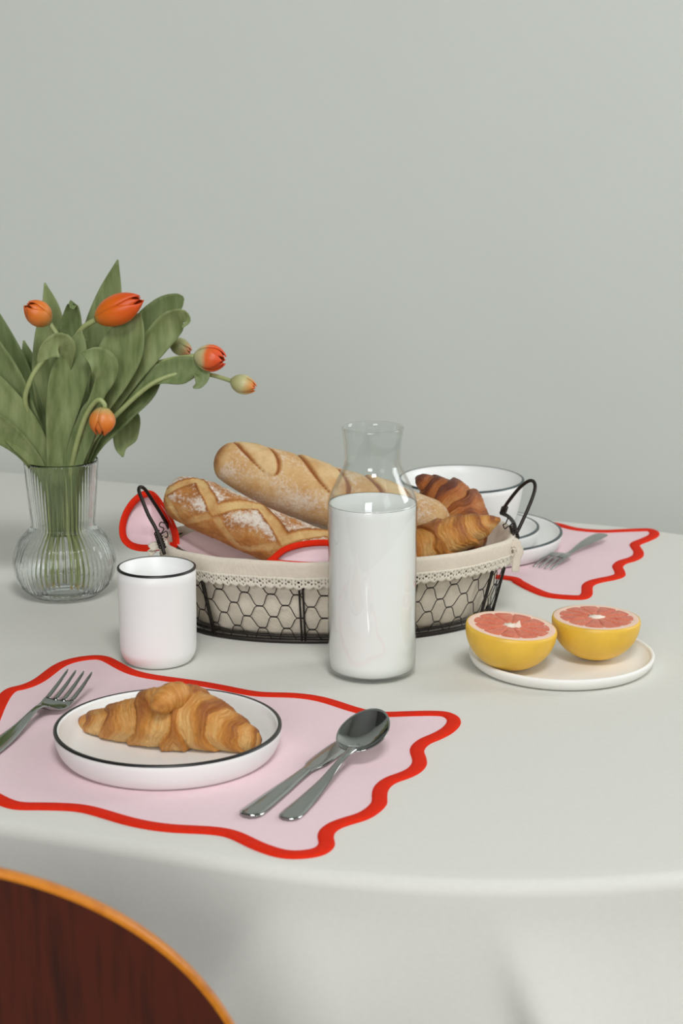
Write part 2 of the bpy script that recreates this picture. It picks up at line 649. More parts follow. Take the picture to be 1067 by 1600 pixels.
# cloth: flat top, rolled edge, hanging skirt with folds
S1 = (UB - UA)
ridges = [  # arclength, lean (m sideways per full drop), amplitude, steep side width, broad side width
    (S1 + 0.053, -0.26, 0.036, 0.016, 0.11), (S1 + 0.200, 0.14, 0.036, 0.016, 0.10), (S1 + 0.315, 0.10, 0.012, 0.02, 0.07),
    (S1 - 0.215, 0.06, 0.010, 0.016, 0.07), (S1 - 0.10, 0.10, 0.008, 0.03, 0.06)]
q = S1 + 0.45
while q < S1 + math.pi * RT + 0.1:
    ridges.append((q, random.uniform(-.1, .1), random.uniform(.02, .035), 0.03, 0.09)); q += random.uniform(.13, .2)
q += 0.15
while q < LT:
    ridges.append((q, random.uniform(-.1, .1), random.uniform(.006, .03), 0.03, 0.09)); q += random.uniform(.16, .3)
DROP = 0.36


def fold(s, t):
    d = 0.0
    for (c, lean, amp, wa, wb) in ridges:
        x = (s - c - lean * t + LT / 2) % LT - LT / 2
        w = wa * (0.6 + 1.6 * t) if x < 0 else wb
        d += amp * math.exp(-(x / w) ** 2)
    return d * smoothstep(0.02, 0.45, t)


NP = 720
rows = []
for k_ in [0.0, .12, .24, .36, .48, .6, .7, .8, .88, .94, .975]:
    rows.append(('top', k_ * (RT - 0.012), 0))
for j in range(7):
    a = math.pi / 2 * j / 6
    rows.append(('roll', RT - 0.012 + 0.012 * math.sin(a), 0.012 * (1 - math.cos(a))))
for j in range(1, 29):
    rows.append(('skirt', j / 28, 0))
V = []
for kind, a, b in rows:
    for i in range(NP):
        s = LT * i / NP
        if kind == 'skirt':
            (u, v), n_ = track(s, RT)
            d = 0.02 * a + fold(s, a)
            V.append(uv2w(u + n_[0] * d, v + n_[1] * d, T - 0.012 - a * DROP))
        else:
            (u, v), n_ = track(s, a)
            V.append(uv2w(u, v, T - b))
F = grid_faces(len(rows), NP, closed_v=True)
cloth = mesh('tablecloth', V, F, M['cloth'], base=uv2w((UA + UB) / 2, V0, T))
tag(cloth, 'off-white linen tablecloth hanging in soft folds from the round-ended table', 'tablecloth')

# ------------------------------------------------------------------ chair in the foreground
CX, CY0 = -0.283, 1.135


def back_y(x, z):
    return CY0 + 0.55 * (x - CX) ** 2 - 0.16 * (z - 0.7)


chair = thing('dining_chair', (CX, CY0 + 0.2, 0), 'dark red-brown veneered chair with a rounded back and orange plywood edge', 'chair')
ol = []
A_, B_, ZC = 0.230, 0.240, 0.624
for k in range(65):
    a = math.pi * k / 64
    ca, sa = math.cos(a), math.sin(a)
    ol.append((CX + A_ * math.copysign(abs(ca) ** 0.98, ca), ZC + B_ * sa ** 0.98))
low_l = [(CX - A_ * 0.97, 0.57), (CX - 0.19, 0.52), (CX - 0.14, 0.47), (CX - 0.115, 0.43)]
ol = ol + low_l + [(2 * CX - x, z) for x, z in reversed(low_l)]
ol = spline(ol, 200, closed=True)
cen = (CX, 0.62)
TH = 0.011


def shell_face(side, shrink):
    V, F = [], []
    rings = [1.0, .9, .75, .6, .45, .3, .15]
    for r in rings:
        for (x, z) in ol:
            dx, dz = x - cen[0], z - cen[1]
            k = r if r < 1 else 1 - shrink / max(1e-6, math.hypot(dx, dz))
            xx, zz = cen[0] + dx * k, cen[1] + dz * k
            V.append(Vector((xx, back_y(xx, zz) + side * TH / 2, zz)))
    V.append(Vector((cen[0], back_y(*cen) + side * TH / 2, cen[1])))
    n = len(ol)
    F = grid_faces(len(rings), n, closed_v=True)
    F += [((len(rings) - 1) * n + i, (len(rings) - 1) * n + (i + 1) % n, len(V) - 1) for i in range(n)]
    return V, F


bk = mesh('backrest', *join(shell_face(-1, 0.0035), shell_face(1, 0.0035)), M['woodred'], chair)
V = []
prof = [(-0.5, .0035), (-0.49, .0018), (-0.40, 0.0004), (-0.2, 0), (0.2, 0), (0.40, 0.0004), (0.49, .0018), (0.5, .0035)]
for (x, z) in ol:
    dx, dz = x - cen[0], z - cen[1]
    L = math.hypot(dx, dz)
    for (sd, inn) in prof:
        k = 1 - inn / L
        xx, zz = cen[0] + dx * k, cen[1] + dz * k
        V.append(Vector((xx, back_y(xx, zz) + sd * TH, zz)))
mesh('plywood_edge', V, grid_faces(len(ol), len(prof), closed_u=True), M['woodedge'], bk, label='glossy orange plywood edge')
# seat shell, joined to the back by a bent neck
V, rowsn = [], 25
sec = spline([(back_y(CX, .45) + 0.0, 0.45, 0.117), (CY0 + 0.075, 0.43, 0.13), (CY0 + 0.13, 0.425, 0.18), (CY0 + 0.25, 0.43, 0.215),
              (CY0 + 0.38, 0.44, 0.215), (CY0 + 0.46, 0.43, 0.17)], rowsn)
for sgn in (0, 1):
    for (y, z, hw) in sec:
        for j in range(13):
            f = j / 6 - 1
            V.append(Vector((CX + f * hw, y, z - 0.012 * sgn + 0.012 * f * f)))
nf = rowsn * 13
F = grid_faces(rowsn, 13) + [tuple(i + nf for i in f) for f in grid_faces(rowsn, 13)]
edge = [j for j in range(13)] + [i * 13 + 12 for i in range(1, rowsn)] + [(rowsn - 1) * 13 + j for j in range(11, -1, -1)] + [i * 13 for i in range(rowsn - 2, 0, -1)]
F += [(edge[i], edge[(i + 1) % len(edge)], edge[(i + 1) % len(edge)] + nf, edge[i] + nf) for i in range(len(edge))]
mesh('seat', V, F, M['woodred'], chair)
for sx in (-1, 1):
    for (fy, ty) in ((0.02, 0.17), (0.44, 0.30)):
        a = Vector((CX + sx * 0.21, CY0 + fy, 0.0)); b = Vector((CX + sx * 0.15, CY0 + ty - 0.01, 0.405)); c = Vector((CX + sx * 0.06, CY0 + (ty + 0.235) / 2, 0.416))
        mesh('leg', *tube(spline([a, a.lerp(b, .5), b, c], 14), 0.009, 10), M['steel'], chair)


# ------------------------------------------------------------------ placemats (pink cotton with a red bound edge)
def inset(poly, d):
    n = len(poly)
    out = []
    area2 = sum(poly[i][0] * poly[(i + 1) % n][1] - poly[(i + 1) % n][0] * poly[i][1] for i in range(n))
    sg = 1 if area2 > 0 else -1
    for i in range(n):
        ax, ay = poly[i - 3]
        bx, by = poly[(i + 3) % n]
        tx, ty = bx - ax, by - ay
        L = math.hypot(tx, ty) or 1
        out.append((poly[i][0] - sg * ty / L * d, poly[i][1] + sg * tx / L * d))
    return out


def relax(poly, it=6):
    n = len(poly)
    for _ in range(it):
        poly = [((poly[i - 1][0] + 2 * poly[i][0] + poly[(i + 1) % n][0]) / 4, (poly[i - 1][1] + 2 * poly[i][1] + poly[(i + 1) % n][1]) / 4) for i in range(n)]
    return poly


def binding(outer, bw, fn, height, name, mat, parent):
    """a bound edge: rounded strip along the outline; fn(x, y, h) -> world point"""
    prof = [(0.0, 0.02), (0.02, 0.62), (0.12, 0.92), (0.35, 1.0), (0.7, 1.0), (0.9, 0.85), (1.0, 0.35)]
    loops = [relax(inset(outer, bw * f), 3 if f else 0) for f, h in prof]
    V = []
    for i in range(len(outer)):
        for (f, h), lp in zip(prof, loops):
            V.append(fn(lp[i][0], lp[i][1], h * height))
    return mesh(name, V, grid_faces(len(outer), len(prof), closed_u=True), mat, parent)


def placemat(outline_world, base, label, group, zbase=0.0):
    outer = spline(outline_world, 480, closed=True)
    outer = relax(outer, 8)
    t = thing('placemat', base, label, 'placemat', group)
    inner = relax(inset(outer, 0.0075), 4)

    def lift(x, y, h):
        return Vector((x, y, T + zbase + h))
    n = len(inner)
    bm = bmesh.new()
    vs = [bm.verts.new(lift(x, y, 0.0012) - Vector(base)) for x, y in inner]
    bv = [bm.verts.new(lift(x, y, 0.0001) - Vector(base)) for x, y in inner]
    ed = [bm.edges.new((vs[i], vs[(i + 1) % n])) for i in range(n)]
    bmesh.ops.triangle_fill(bm, edges=ed, use_beauty=True)
    for i in range(n):
        bm.faces.new((vs[i], vs[(i + 1) % n], bv[(i + 1) % n], bv[i]))
    bmesh.ops.recalc_face_normals(bm, faces=bm.faces)
    me = bpy.data.meshes.new('fabric')
    bm.to_mesh(me); bm.free()
    me.materials.append(M['pink'])
    o = bpy.data.objects.new('fabric', me); o.parent = t; COL.objects.link(o)
    binding(outer, 0.0135, lift, 0.0026, 'red_binding', M['red'], t)
    return t


front_px = [(0, 1082), (30, 1074), (52, 1064), (68, 1052), (85, 1040), (110, 1031), (145, 1026), (170, 1028), (187, 1036), (207, 1047), (232, 1055), (280, 1062),
            (330, 1069), (380, 1079), (410, 1084), (460, 1085), (500, 1090), (530, 1098), (560, 1108), (592, 1115), (630, 1114), (680, 1113), (705, 1116),
            (719, 1124), (719, 1134), (707, 1146), (688, 1156), (671, 1163), (662, 1174), (667, 1187), (666, 1198), (655, 1209), (638, 1217), (618, 1224),
            (607, 1234), (605, 1246), (605, 1257), (594, 1269), (575, 1281), (545, 1290), (527, 1298), (521, 1308), (524, 1320), (516, 1331), (498, 1339),
            (465, 1343), (430, 1340), (390, 1326), (358, 1310), (325, 1304), (260, 1301), (200, 1291), (150, 1276), (115, 1268), (60, 1266), (0, 1262)]
fw_ = [tuple(P(x, y)[:2]) for x, y in front_px]
TR, BR, TL = P(716, 1130), P(512, 1333), P(140, 1032)
BL = BR + (TL - TR)
L0, L1 = Vector(fw_[-1] + (0,)), Vector(fw_[0] + (0,))
ex = Vector((BL - BR).normalized())
hid = []
for px, py in [(524, 1320), (521, 1308), (527, 1298), (545, 1290), (575, 1281), (594, 1269), (602, 1257), (600, 1246)]:
    w = P(px, py) + (TL - TR)
    hid.append((w.x, w.y))
bl2 = [tuple((BL + ex * -0.05 + Vector((0, -0.006, 0)))[:2]), tuple((BL + Vector((0.005, -0.004, 0)))[:2])]
fw_ = fw_ + bl2 + hid
mat_front = placemat(fw_, P(300, 1180), 'pink placemat with wavy red binding under the croissant plate and spoon', 'scalloped pink placemats')

back_px = [(940, 830), (968, 829), (995, 828), (1017, 828), (1030, 833), (1027, 840), (1012, 847), (1000, 852), (1002, 858), (1006, 864), (1004, 871), (993, 877), (979, 881),
           (973, 887), (977, 895), (976, 901), (963, 906), (938, 911), (927, 916), (926, 923), (925, 931), (914, 937), (887, 937), (850, 933), (820, 921), (801, 911), (780, 905)]
bw_ = [tuple(P(x, y)[:2]) for x, y in back_px]
c1, c2 = P(1027, 836), P(905, 936)
dirl = Vector((-math.cos(math.radians(27)), math.sin(math.radians(27)), 0))
bl, tl = c2 + dirl * 0.40, c1 + dirl * 0.40
bw_ += [tuple((c2 + dirl * k + Vector((0, w, 0)))[:2]) for k, w in ((.24, .006), (.31, -.006), (.37, -.004))]
bw_ += [tuple((bl.lerp(tl, k) + dirl * w)[:2]) for k, w in ((0.05, 0.015), (.2, -.004), (.35, .012), (.5, -.004), (.65, .012), (.8, -.004), (.95, .015))]
bw_ += [tuple((c1 + dirl * k + Vector((0, w, 0)))[:2]) for k, w in ((.36, .006), (.30, -.004), (.23, .006), (.16, -.002))]
bw_ += [tuple(P(877, 820)[:2]), tuple(P(903, 827)[:2])]
mat_back = placemat(bw_, P(880, 880), 'pink placemat with wavy red binding under the stacked bowl and plates', 'scalloped pink placemats')


# ------------------------------------------------------------------ china
def plate(name, c, R, H, rb, label, cat, line=None, mat='china', tb=0.005, wall=0.0045, group=None):
    c = Vector(c)
    prof = [(0, 0.0012), (rb - 0.006, 0.0012), (rb - 0.004, 0), (rb, 0.0)]
    for k in range(1, 9):                      # swept-up outer wall
        a = math.pi / 2 * k / 8
        prof.append((rb + (R - rb) * math.sin(a) ** 0.9, 0.0 + (H - 0.001) * (1 - math.cos(a)) ** 0.85))
    prof += [(R - 0.0006, H), (R - wall * 0.5, H + 0.0006), (R - wall + 0.0004, H)]
    for k in range(8, -1, -1):
        a = math.pi / 2 * k / 8
        prof.append((rb - wall + (R - rb) * math.sin(a) ** 0.9, tb + (H - tb - 0.001) * (1 - math.cos(a)) ** 0.85))
    prof.append((0, tb))
    t = thing(name, c, label, cat, group)
    mesh('body', *lathe(prof, c, 128), M[mat], t)
    if line:
        mesh('rim_line', *lathe([(R + 0.0003, H - 0.0008), (R + 0.0002, H + 0.0004), (R - wall * .4, H + 0.0010), (R - wall * .7, H + .0007)], c, 128), M[line], t,
             label='thin dark glazed rim line')
    return t


MT = 0.0014
fp = P(262.5, 1133, 0.027)
plate('dinner_plate', (fp.x, fp.y, T + MT), 0.1007, 0.0255, 0.088, 'white coupe plate with thin black rim holding one croissant', 'plate', 'black')
bp = P(738, 828, 0.025)
plate('dinner_plate', (bp.x, bp.y, T + MT), 0.112, 0.024, 0.096, 'wide white plate with thin dark rim, lowest of the stack under the bowl', 'plate', 'bluegrey')
plate('side_plate', (bp.x - 0.003, bp.y - 0.006, T + MT + 0.0062), 0.0855, 0.025, 0.070, 'smaller white plate with dark rim between the wide plate and the bowl', 'plate', 'bluegrey')
# bowl
bc = Vector((bp.x - 0.014, bp.y + 0.012, T + MT + 0.0126))
R, H, w = 0.0782, 0.074, 0.004
prof = [(0, 0.002), (0.036, 0.002), (0.037, 0), (0.042, 0)]
prof += spline([(0.042, 0.0), (0.056, 0.006), (0.067, 0.022), (0.0735, 0.044), (R, H)], 16)[1:]
prof += [(R - w * .5, H + .0008), (R - w, H)]
prof += spline([(R - w, H), (0.069, 0.044), (0.062, 0.024), (0.05, 0.010), (0.03, 0.006), (0, 0.0055)], 16)[1:]
prof[-1] = (0, 0.0055)
bowl = thing('bowl', bc, 'deep white bowl with thin dark rim on top of the plates', 'bowl')
mesh('body', *lathe(prof, bc, 128), M['china'], bowl)
mesh('rim_line', *lathe([(R + .0004, H - .0008), (R + .0002, H + .0005), (R - w * .4, H + .0012), (R - w * .7, H + .0009)], bc, 128), M['bluegrey'], bowl, label='thin dark glazed rim line')
# grapefruit plate
gc = P(877, 1018, 0.013)
gplate = plate('side_plate', (gc.x, gc.y, T), 0.0942, 0.0135, 0.082, 'flat cream plate with plain low rim under the grapefruit halves', 'plate', None, 'cream_china', 0.0055, 0.004)
# mug
mc = P(247, 1032)
mc = Vector((-0.1875, 1.853, T))
R, H, w = 0.0397, 0.1, 0.003
prof = [(0, .0015), (.024, .0015), (.025, 0), (.027, 0)] + spline([(.027, 0), (.0335, .003), (.0378, .0105), (.0390, .02), (.0394, .05), (R, H)], 24)[1:]
prof += [(R - w * .5, H + .0008), (R - w, H), (R - w - .0004, .05), (R - w - .0006, .02), (.032, .007), (.02, .0045), (0, .0045)]
mug = thing('tumbler', mc, 'white handleless ceramic tumbler with thin black rim beside the bread basket', 'cup')
mesh('body', *lathe(prof, mc, 128), M['china'], mug)
mesh('rim_line', *lathe([(R + .0004, H - .0009), (R + .0003, H + .0004), (R - w * .4, H + .0013), (R - w * .7, H + .0010)], mc, 128), M['black'], mug, label='thin black glazed rim line')

# ------------------------------------------------------------------ milk carafe
bo = Vector((0.0305, 1.8165, T))
outer = [(0, .003), (.030, .003), (.0335, 0.0006), (.037, 0.0), (.0405, .002), (.0432, .007), (.044, .014), (.0441, .09), (.0441, .168), (.0438, .176), (.0415, .1855), (.0368, .196),
         (.0314, .207), (.0284, .213), (.0273, .219), (.0274, .227), (.0284, .238), (.0304, .2512)]
outer = outer[:4] + spline(outer[4:], 64)
inner = spline([(.0288, .2512), (.0268, .238), (.0258, .227), (.0257, .219), (.0268, .213), (.0299, .207), (.0353, .196), (.0404, .1855), (.0429, .176), (.0433, .168), (.0433, .09),
                (.0431, .016), (.0415, .0068), (.036, .0045), (.02, .0040), (.0, .004)], 60)
inner[-1] = (0, .004)
car = thing('carafe', bo, 'clear glass milk carafe with flared neck in front of the basket', 'bottle')
mesh('glass', *lathe(outer + [(.0296, .2520)] + inner, bo, 128), M['bottle'], car)
lv = .1762
mp = [(0, .0044), (.02, .0044), (.0355, .0049)] + [(.0411, .0072), (.0428, .0162), (.0430, .09), (.0430, .168), (.0426, lv - .0010), (.0420, lv), (.0405, lv - .0006), (0, lv - .0007)]
tag(mesh('milk', *lathe(mp, bo, 96), M['milk'], base=bo + Vector((0, 0, .0064))), 'white milk filling the glass carafe up to its shoulder', 'milk')

# ------------------------------------------------------------------ wire bread basket
BC, BANG = Vector((-0.002, 2.004, T)), math.radians(7.5)
HB = 0.09


def bring(phi, f, h):
    """basket wall: f = 1 on the wire, height h"""
    k = h / 0.1
    a = (0.168 + 0.024 * k) * f
    b = (0.091 + 0.026 * k) * f
    x, y = a * math.cos(phi), b * math.sin(phi)
    return BC + Vector((x * math.cos(BANG) - y * math.sin(BANG), x * math.sin(BANG) + y * math.cos(BANG), h))


basket = thing('bread_basket', BC, 'oval dark wire basket lined with natural linen holding the breads', 'basket')
NPH = 240
PH = [2 * math.pi * k / NPH for k in range(NPH)]
mesh('base_ring', *join(tube([bring(p, 1, 0.0028) for p in PH], 0.0024, 8, closed=True), tube([bring(p, .985, 0.0085) for p in PH], 0.0014, 6, closed=True)), M['wire'], basket)
mesh('rim_ring', *tube([bring(p, 1, HB) for p in PH], 0.0022, 8, closed=True), M['wire'], basket)
for d in (-146, -107, -69, -31, -7, 34, 72, 110, 148, 180):
    p = math.radians(d)
    off = 0.0026 / 0.12
    V, F = join(*[tube([bring(p + s_ * off, 1.012, h) for h in (0.002, 0.03, 0.06, HB)], 0.0011, 6) for s_ in (-.5, .5)])
    mesh('upright', V, F, M['wire'], basket)
# arclength table for the hexagon wires
def arctab(h):
    pts = [bring(2 * math.pi * k / 720, 1, h) for k in range(721)]
    acc = [0]
    for a, b in zip(pts, pts[1:]):
        acc.append(acc[-1] + (b - a).length)
    return acc


AT = arctab(0.05)
PER = AT[-1]


def phi_at(s):
    s %= PER
    lo, hi = 0, 720
    while hi - lo > 1:
        m_ = (lo + hi) // 2
        if AT[m_] <= s:
            lo = m_
        else:
            hi = m_
    return 2 * math.pi * (lo + (s - AT[lo]) / (AT[hi] - AT[lo])) / 720


ncell = round(PER / 0.0288)
cw = PER / ncell
parts_ = []
rnd = random.Random(3)
NR = 8
node = {}
for r in range(NR):
    for k in range(ncell):
        node[r, k] = ((k + 0.5 * (r % 2)) * cw + rnd.uniform(-.0014, .0014), 0.004 + r * 0.0134 + rnd.uniform(-.0011, .0011))
hw_ = 0.0030


def wp(s, h):
    return bring(phi_at(s), 1.004, max(0.002, min(HB, h)))


for r in range(NR):
    for k in range(ncell):
        s, h = node[r, k]
        parts_.append(tube([wp(s - hw_, h), wp(s, h + .0002), wp(s + hw_, h)], 0.00085, 5))
        if r + 1 < NR:
            for dk in (0, 1):
                kk = (k + (dk if r % 2 else dk - 1)) % ncell
                s2, h2 = node[r + 1, kk]
                ds = (s2 - s + PER / 2) % PER - PER / 2
                sg = 1 if ds > 0 else -1
                a_, b_ = (s + sg * hw_, h), (s + ds - sg * hw_, h2)
                mid = [(a_[0] + (b_[0] - a_[0]) * f, a_[1] + (b_[1] - a_[1]) * (f + 0.10 * math.sin(2 * math.pi * f) * -1)) for f in (0, .25, .5, .75, 1)]
                parts_.append(tube([wp(*m_) for m_ in mid], 0.0005, 5))
wm = mesh('chicken_wire', *join(*parts_), M['wire'], basket)
# handles
def loop_path(px, Ya, Yb):
    n = len(px)
    return spline([tuple(WY(x, y, Ya + (Yb - Ya) * i / (n - 1))) for i, (x, y) in enumerate(px)], 40)


ra, rb_ = bring(math.radians(20), 1.0, HB), bring(math.radians(-22), 1.0, HB)
mesh('handle', *tube(loop_path([(784, 803), (788, 793), (797, 780), (811, 763), (825, 752), (833, 752), (836, 760), (833, 774), (824, 797), (813, 821), (806, 836), (803, 848)], 2.09, 2.0), 0.0020, 10), M['wire'], basket)
mesh('handle', *tube(loop_path([(257, 866), (251, 846), (243, 825), (232, 805), (223, 783), (217, 767), (219, 761), (226, 764), (237, 780), (248, 797), (258, 814), (264, 826)], 1.935, 2.02), 0.0020, 10), M['wire'], basket)
mesh('handle_bar', *tube(spline([tuple(WY(783, 802, 2.09)), tuple(WY(794, 807, 2.07)), tuple(WY(803, 818, 2.03)), tuple(WY(806, 832, 2.0))], 14), 0.0022, 8), M['wire'], basket)
wa, wb2 = WY(806, 838, 1.998), WY(802, 818, 2.03)
def coil(path, rad, turns, wr):
    pts = spline([tuple(p) for p in path], 60)
    ax = (Vector(pts[-1]) - Vector(pts[0])).normalized()
    u = ax.orthogonal().normalized(); v = ax.cross(u)
    return tube([Vector(p) + (u * math.cos(turns * 6.283 * i / 59) + v * math.sin(turns * 6.283 * i / 59)) * rad for i, p in enumerate(pts)], wr, 5)


mesh('wire_binding', *coil([WY(806, 840, 1.995), WY(801, 822, 2.02)], 0.0034, 6, 0.0009), M['wire'], basket)
mesh('wire_binding', *coil([WY(254, 856, 1.94), WY(246, 832, 1.955)], 0.0034, 6, 0.0009), M['wire'], basket)
mesh('wire_binding', *coil([WY(785, 803, 2.088), WY(789, 792, 2.085)], 0.0032, 4, 0.0009), M['wire'], basket)
mesh('wire_binding', *tube(spline([tuple(WY(x, y, 2.03)) for x, y in [(794, 808), (790, 818), (786, 820), (789, 826), (795, 822), (801, 828), (797, 832)]], 40), 0.0007, 5), M['wire'], basket)
mesh('wire_binding', *tube(spline([tuple(WY(x, y, 1.99)) for x, y in [(262, 820), (252, 816), (249, 822), (256, 826), (252, 834), (260, 830), (262, 838), (256, 840)]], 40), 0.0007, 5), M['wire'], basket)


# linen liner: inside wall, rolled over the rim, outside flap
def wr(p, h, amp):
    return amp * noise.noise(Vector((math.cos(p) * 9, math.sin(p) * 6, h * 22)))


lin_prof = [(0.0, .006), (.5, .006), (.88, .0065), (.955, .012), (.962, .04), (.968, .07), (.975, .087)]
rollp = [(.98, .0920), (.99, .0955), (1.005, .0965), (1.022, .0955), (1.032, .092)]
flap = [(1.036, .089), (1.040, .086), (1.043, .083), (1.046, .080), (1.0475, .0765)]
allp = lin_prof + rollp + flap
V = []
for i, (f, h) in enumerate(allp):
    for p in PH:
        am = 0.012 if i >= len(lin_prof) else 0.03 * (f > .5)
        ff = f + wr(p, h, am)
        hh = h + (0.0016 * noise.noise(Vector((math.cos(p) * 5, math.sin(p) * 4, 3))) if i >= len(lin_prof) - 1 else 0)
        if i == 0:
            ff = 0.02
        # height is kept apart from the flare of the wire wall: use the wall of the same height
        V.append(bring(p, ff, hh))
liner = mesh('liner', V, grid_faces(len(allp), NPH, closed_v=True), M['liner'], basket, label='natural linen liner folded over the basket rim')
# outside layer of the liner below the lace is the lining seen through the wire
# lace: eyelet grid with scalloped edge
per = 116
sub = 8
ncol = per * sub
lrow = [0.0795, 0.0776, 0.0757, 0.0738, 0.0720, 0.0703, 0.0688]
V, F = [], []
for j, h in enumerate(lrow):
    for i in range(ncol):
        p = 2 * math.pi * i / ncol
        ph = i % sub / sub
        sc = abs(math.sin(math.pi * (ph)))
        hh = h - (0.0030 * sc * (j / 6) ** 2) + (0.0016 * noise.noise(Vector((math.cos(p) * 5, math.sin(p) * 4, 3)))) + 0.0006 * noise.noise(Vector((math.cos(p) * 40, math.sin(p) * 30, 8)))
        V.append(bring(p, 1.052 + 0.003 * (j / 6) + wr(p, h, .012), hh))
for j in range(6):
    for i in range(ncol):
        m_ = i % sub
        hole = (j == 1 and m_ in (1, 6)) or (j == 2 and m_ in (3, 4)) or (j == 3 and m_ in (1, 6)) or (j == 4 and m_ == 4 and (i // sub) % 2)
        if hole:
            continue
        i2 = (i + 1) % ncol
        F.append((j * ncol + i, j * ncol + i2, (j + 1) * ncol + i2, (j + 1) * ncol + i))
lace = mesh('lace_trim', V, F, M['lace'], liner, label='cream scalloped lace edging')
sm = lace.modifiers.new('thickness', 'SOLIDIFY'); sm.thickness = 0.0007
# tie ribbon at the handle, and the gathered liner end at the other handle
def ribbon(pts, hw, name, mat, parent, flat=Vector((1, 0, 0))):
    sp = spline(pts, 30)
    V = []
    for i, p in enumerate(sp):
        t = Vector(sp[min(i + 1, 29)][:3]) - Vector(sp[max(i - 1, 0)][:3])
        t.normalize()
        w_ = flat - t * flat.dot(t)
        w_ = w_.normalized() if w_.length > .05 else t.orthogonal().normalized()
        nn = t.cross(w_)
        h_ = hw * (p[3] if len(p) > 3 else 1)
        for a, b in ((-1, 0), (-.5, .12), (0, 0), (.5, -.12), (1, 0)):
            V.append(Vector(p[:3]) + w_ * a * h_ + nn * b * h_)
    o = mesh(name, V, grid_faces(30, 5), mat, parent)
    s_ = o.modifiers.new('thickness', 'SOLIDIFY'); s_.thickness = 0.0008
    return o


YR = 1.985
ribbon([tuple(WY(x, y, YR)) for x, y in [(800, 848), (808, 852), (812, 862), (808, 872), (806, 884), (805, 893)]], 0.0042, 'tie_ribbon', M['liner'], liner)
ribbon([tuple(WY(x, y, YR - .002)) for x, y in [(800, 852), (804, 862), (800, 868), (797, 862), (800, 856), (806, 858)]], 0.0022, 'tie_ribbon', M['liner'], liner, Vector((0, 1, .3)))
ribbon([tuple(WY(x, y, YR + .004)) for x, y in [(796, 842), (806, 842), (813, 850), (811, 862)]], 0.0040, 'tie_ribbon', M['liner'], liner, Vector((.3, 1, 0)))
ribbon([tuple(WY(x, y, 1.955)) for x, y in [(262, 850), (250, 852), (240, 853), (234, 857), (240, 866)]], 0.0046, 'tie_ribbon', M['liner'], liner, Vector((0, .5, 1)))

# ------------------------------------------------------------------ pink napkin in the basket
nap = thing('placemat', bring(math.pi, .7, .09), 'pink red-bound placemat folded inside the basket under the loaves', 'placemat', 'scalloped pink placemats')


def lobe(outline, depth, bw, name):
    """corner of the mat standing up: outline in photo pixels, depth(px,py,k) real depth"""
    ol_ = relax(spline(outline, 160, closed=True), 4)
    cx = sum(p[0] for p in ol_) / 160; cy = sum(p[1] for p in ol_) / 160
    rings = [1, .9, .75, .6, .45, .3, .15]
    V = []
    for k in rings:
        for (x, y) in (inset(ol_, bw * .5) if k == 1 else ol_):
            xx, yy = cx + (x - cx) * min(k, .97 if k < 1 else 1), cy + (y - cy) * min(k, .97 if k < 1 else 1)
            V.append(WY(xx, yy, depth(xx, yy, k) + .004))
    V.append(WY(cx, cy, depth(cx, cy, 0) + .004))
    F = grid_faces(len(rings), 160, closed_v=True) + [((len(rings) - 1) * 160 + i, (len(rings) - 1) * 160 + (i + 1) % 160, len(V) - 1) for i in range(160)]
    o = mesh(name, V, F, M['pink'], nap)

    def fn(x, y, h):
        k = max(0, min(1, math.hypot(x - cx, y - cy) / 46))
        return WY(x, y, depth(x, y, k) - h)
    binding(ol_, bw, fn, 0.0030, 'red_binding', M['red'], o)
    return o


lobe([(233, 766), (221, 768), (205, 780), (192, 800), (186, 822), (188, 842), (199, 855), (215, 861), (235, 862), (252, 860), (268, 858), (279, 854), (280, 838), (275, 821), (266, 803), (255, 785), (244, 771)],
     lambda x, y, k: 2.005 + (862 - y) / 95 * 0.045 - max(0, (x - 236)) / 44 * 0.03 + 0.018 * (1 - k * k), 11, 'turned_corner')
lobe([(415, 880), (426, 867), (443, 854), (470, 846), (500, 843), (530, 845), (560, 854), (582, 868), (590, 880), (560, 886), (500, 888), (450, 886)],
     lambda x, y, k: 1.902 + (885 - y) / 40 * 0.010 + 0.006 * (1 - k * k), 10, 'turned_corner')
V = []
nu, nv = 30, 24
for i in range(nu):
    for j in range(nv):
        p = math.radians(120) + math.radians(185) * j / (nv - 1)
        k = i / (nu - 1)
        f = 0.06 + 0.875 * k
        left = max(0, -math.cos(p))
        h = 0.030 + 0.060 * k ** 1.6 + 0.004 * left * k * k + 0.0025 * noise.noise(Vector((f * 5, p * 2.5, 1)))
        if k > .8:
            h = min(h, 0.091)
        V.append(bring(p, f, h))
mesh('fabric', V, grid_faces(nu, nv), M['pink'], nap)


# ------------------------------------------------------------------ breads
def sweep(spine, radii, nseg, nr, shape, up=Vector((0, 0, 1))):
    """surface around a spine; shape(t, th, r) -> (scale, {attr: value}); th = 0 up, + towards the viewer"""
    n = len(spine)
    dat = spline([tuple(spine[i]) + (radii[i],) for i in range(n)], nseg)
    V, A = [], {}
    for i, d in enumerate(dat):
        p, r = Vector(d[:3]), max(0.0006, d[3])
        t = Vector(dat[min(i + 1, nseg - 1)][:3]) - Vector(dat[max(i - 1, 0)][:3])
        t.normalize()
        u = (up - t * up.dot(t)).normalized()
        w_ = u.cross(t) if (u.cross(t)).y < 0 else t.cross(u)
        for j in range(nr):
            th = 2 * math.pi * j / nr
            sc, at = shape(i / (nseg - 1), th, r, p)
            V.append(p + (u * math.cos(th) + w_ * math.sin(th)) * r * sc)
            for k, v in at.items():
                A.setdefault(k, []).append(v)
    F = grid_faces(nseg, nr, closed_v=True)
    F.append(tuple(range(nr))); F.append(tuple((nseg - 1) * nr + j for j in range(nr)))
    return V, F, A


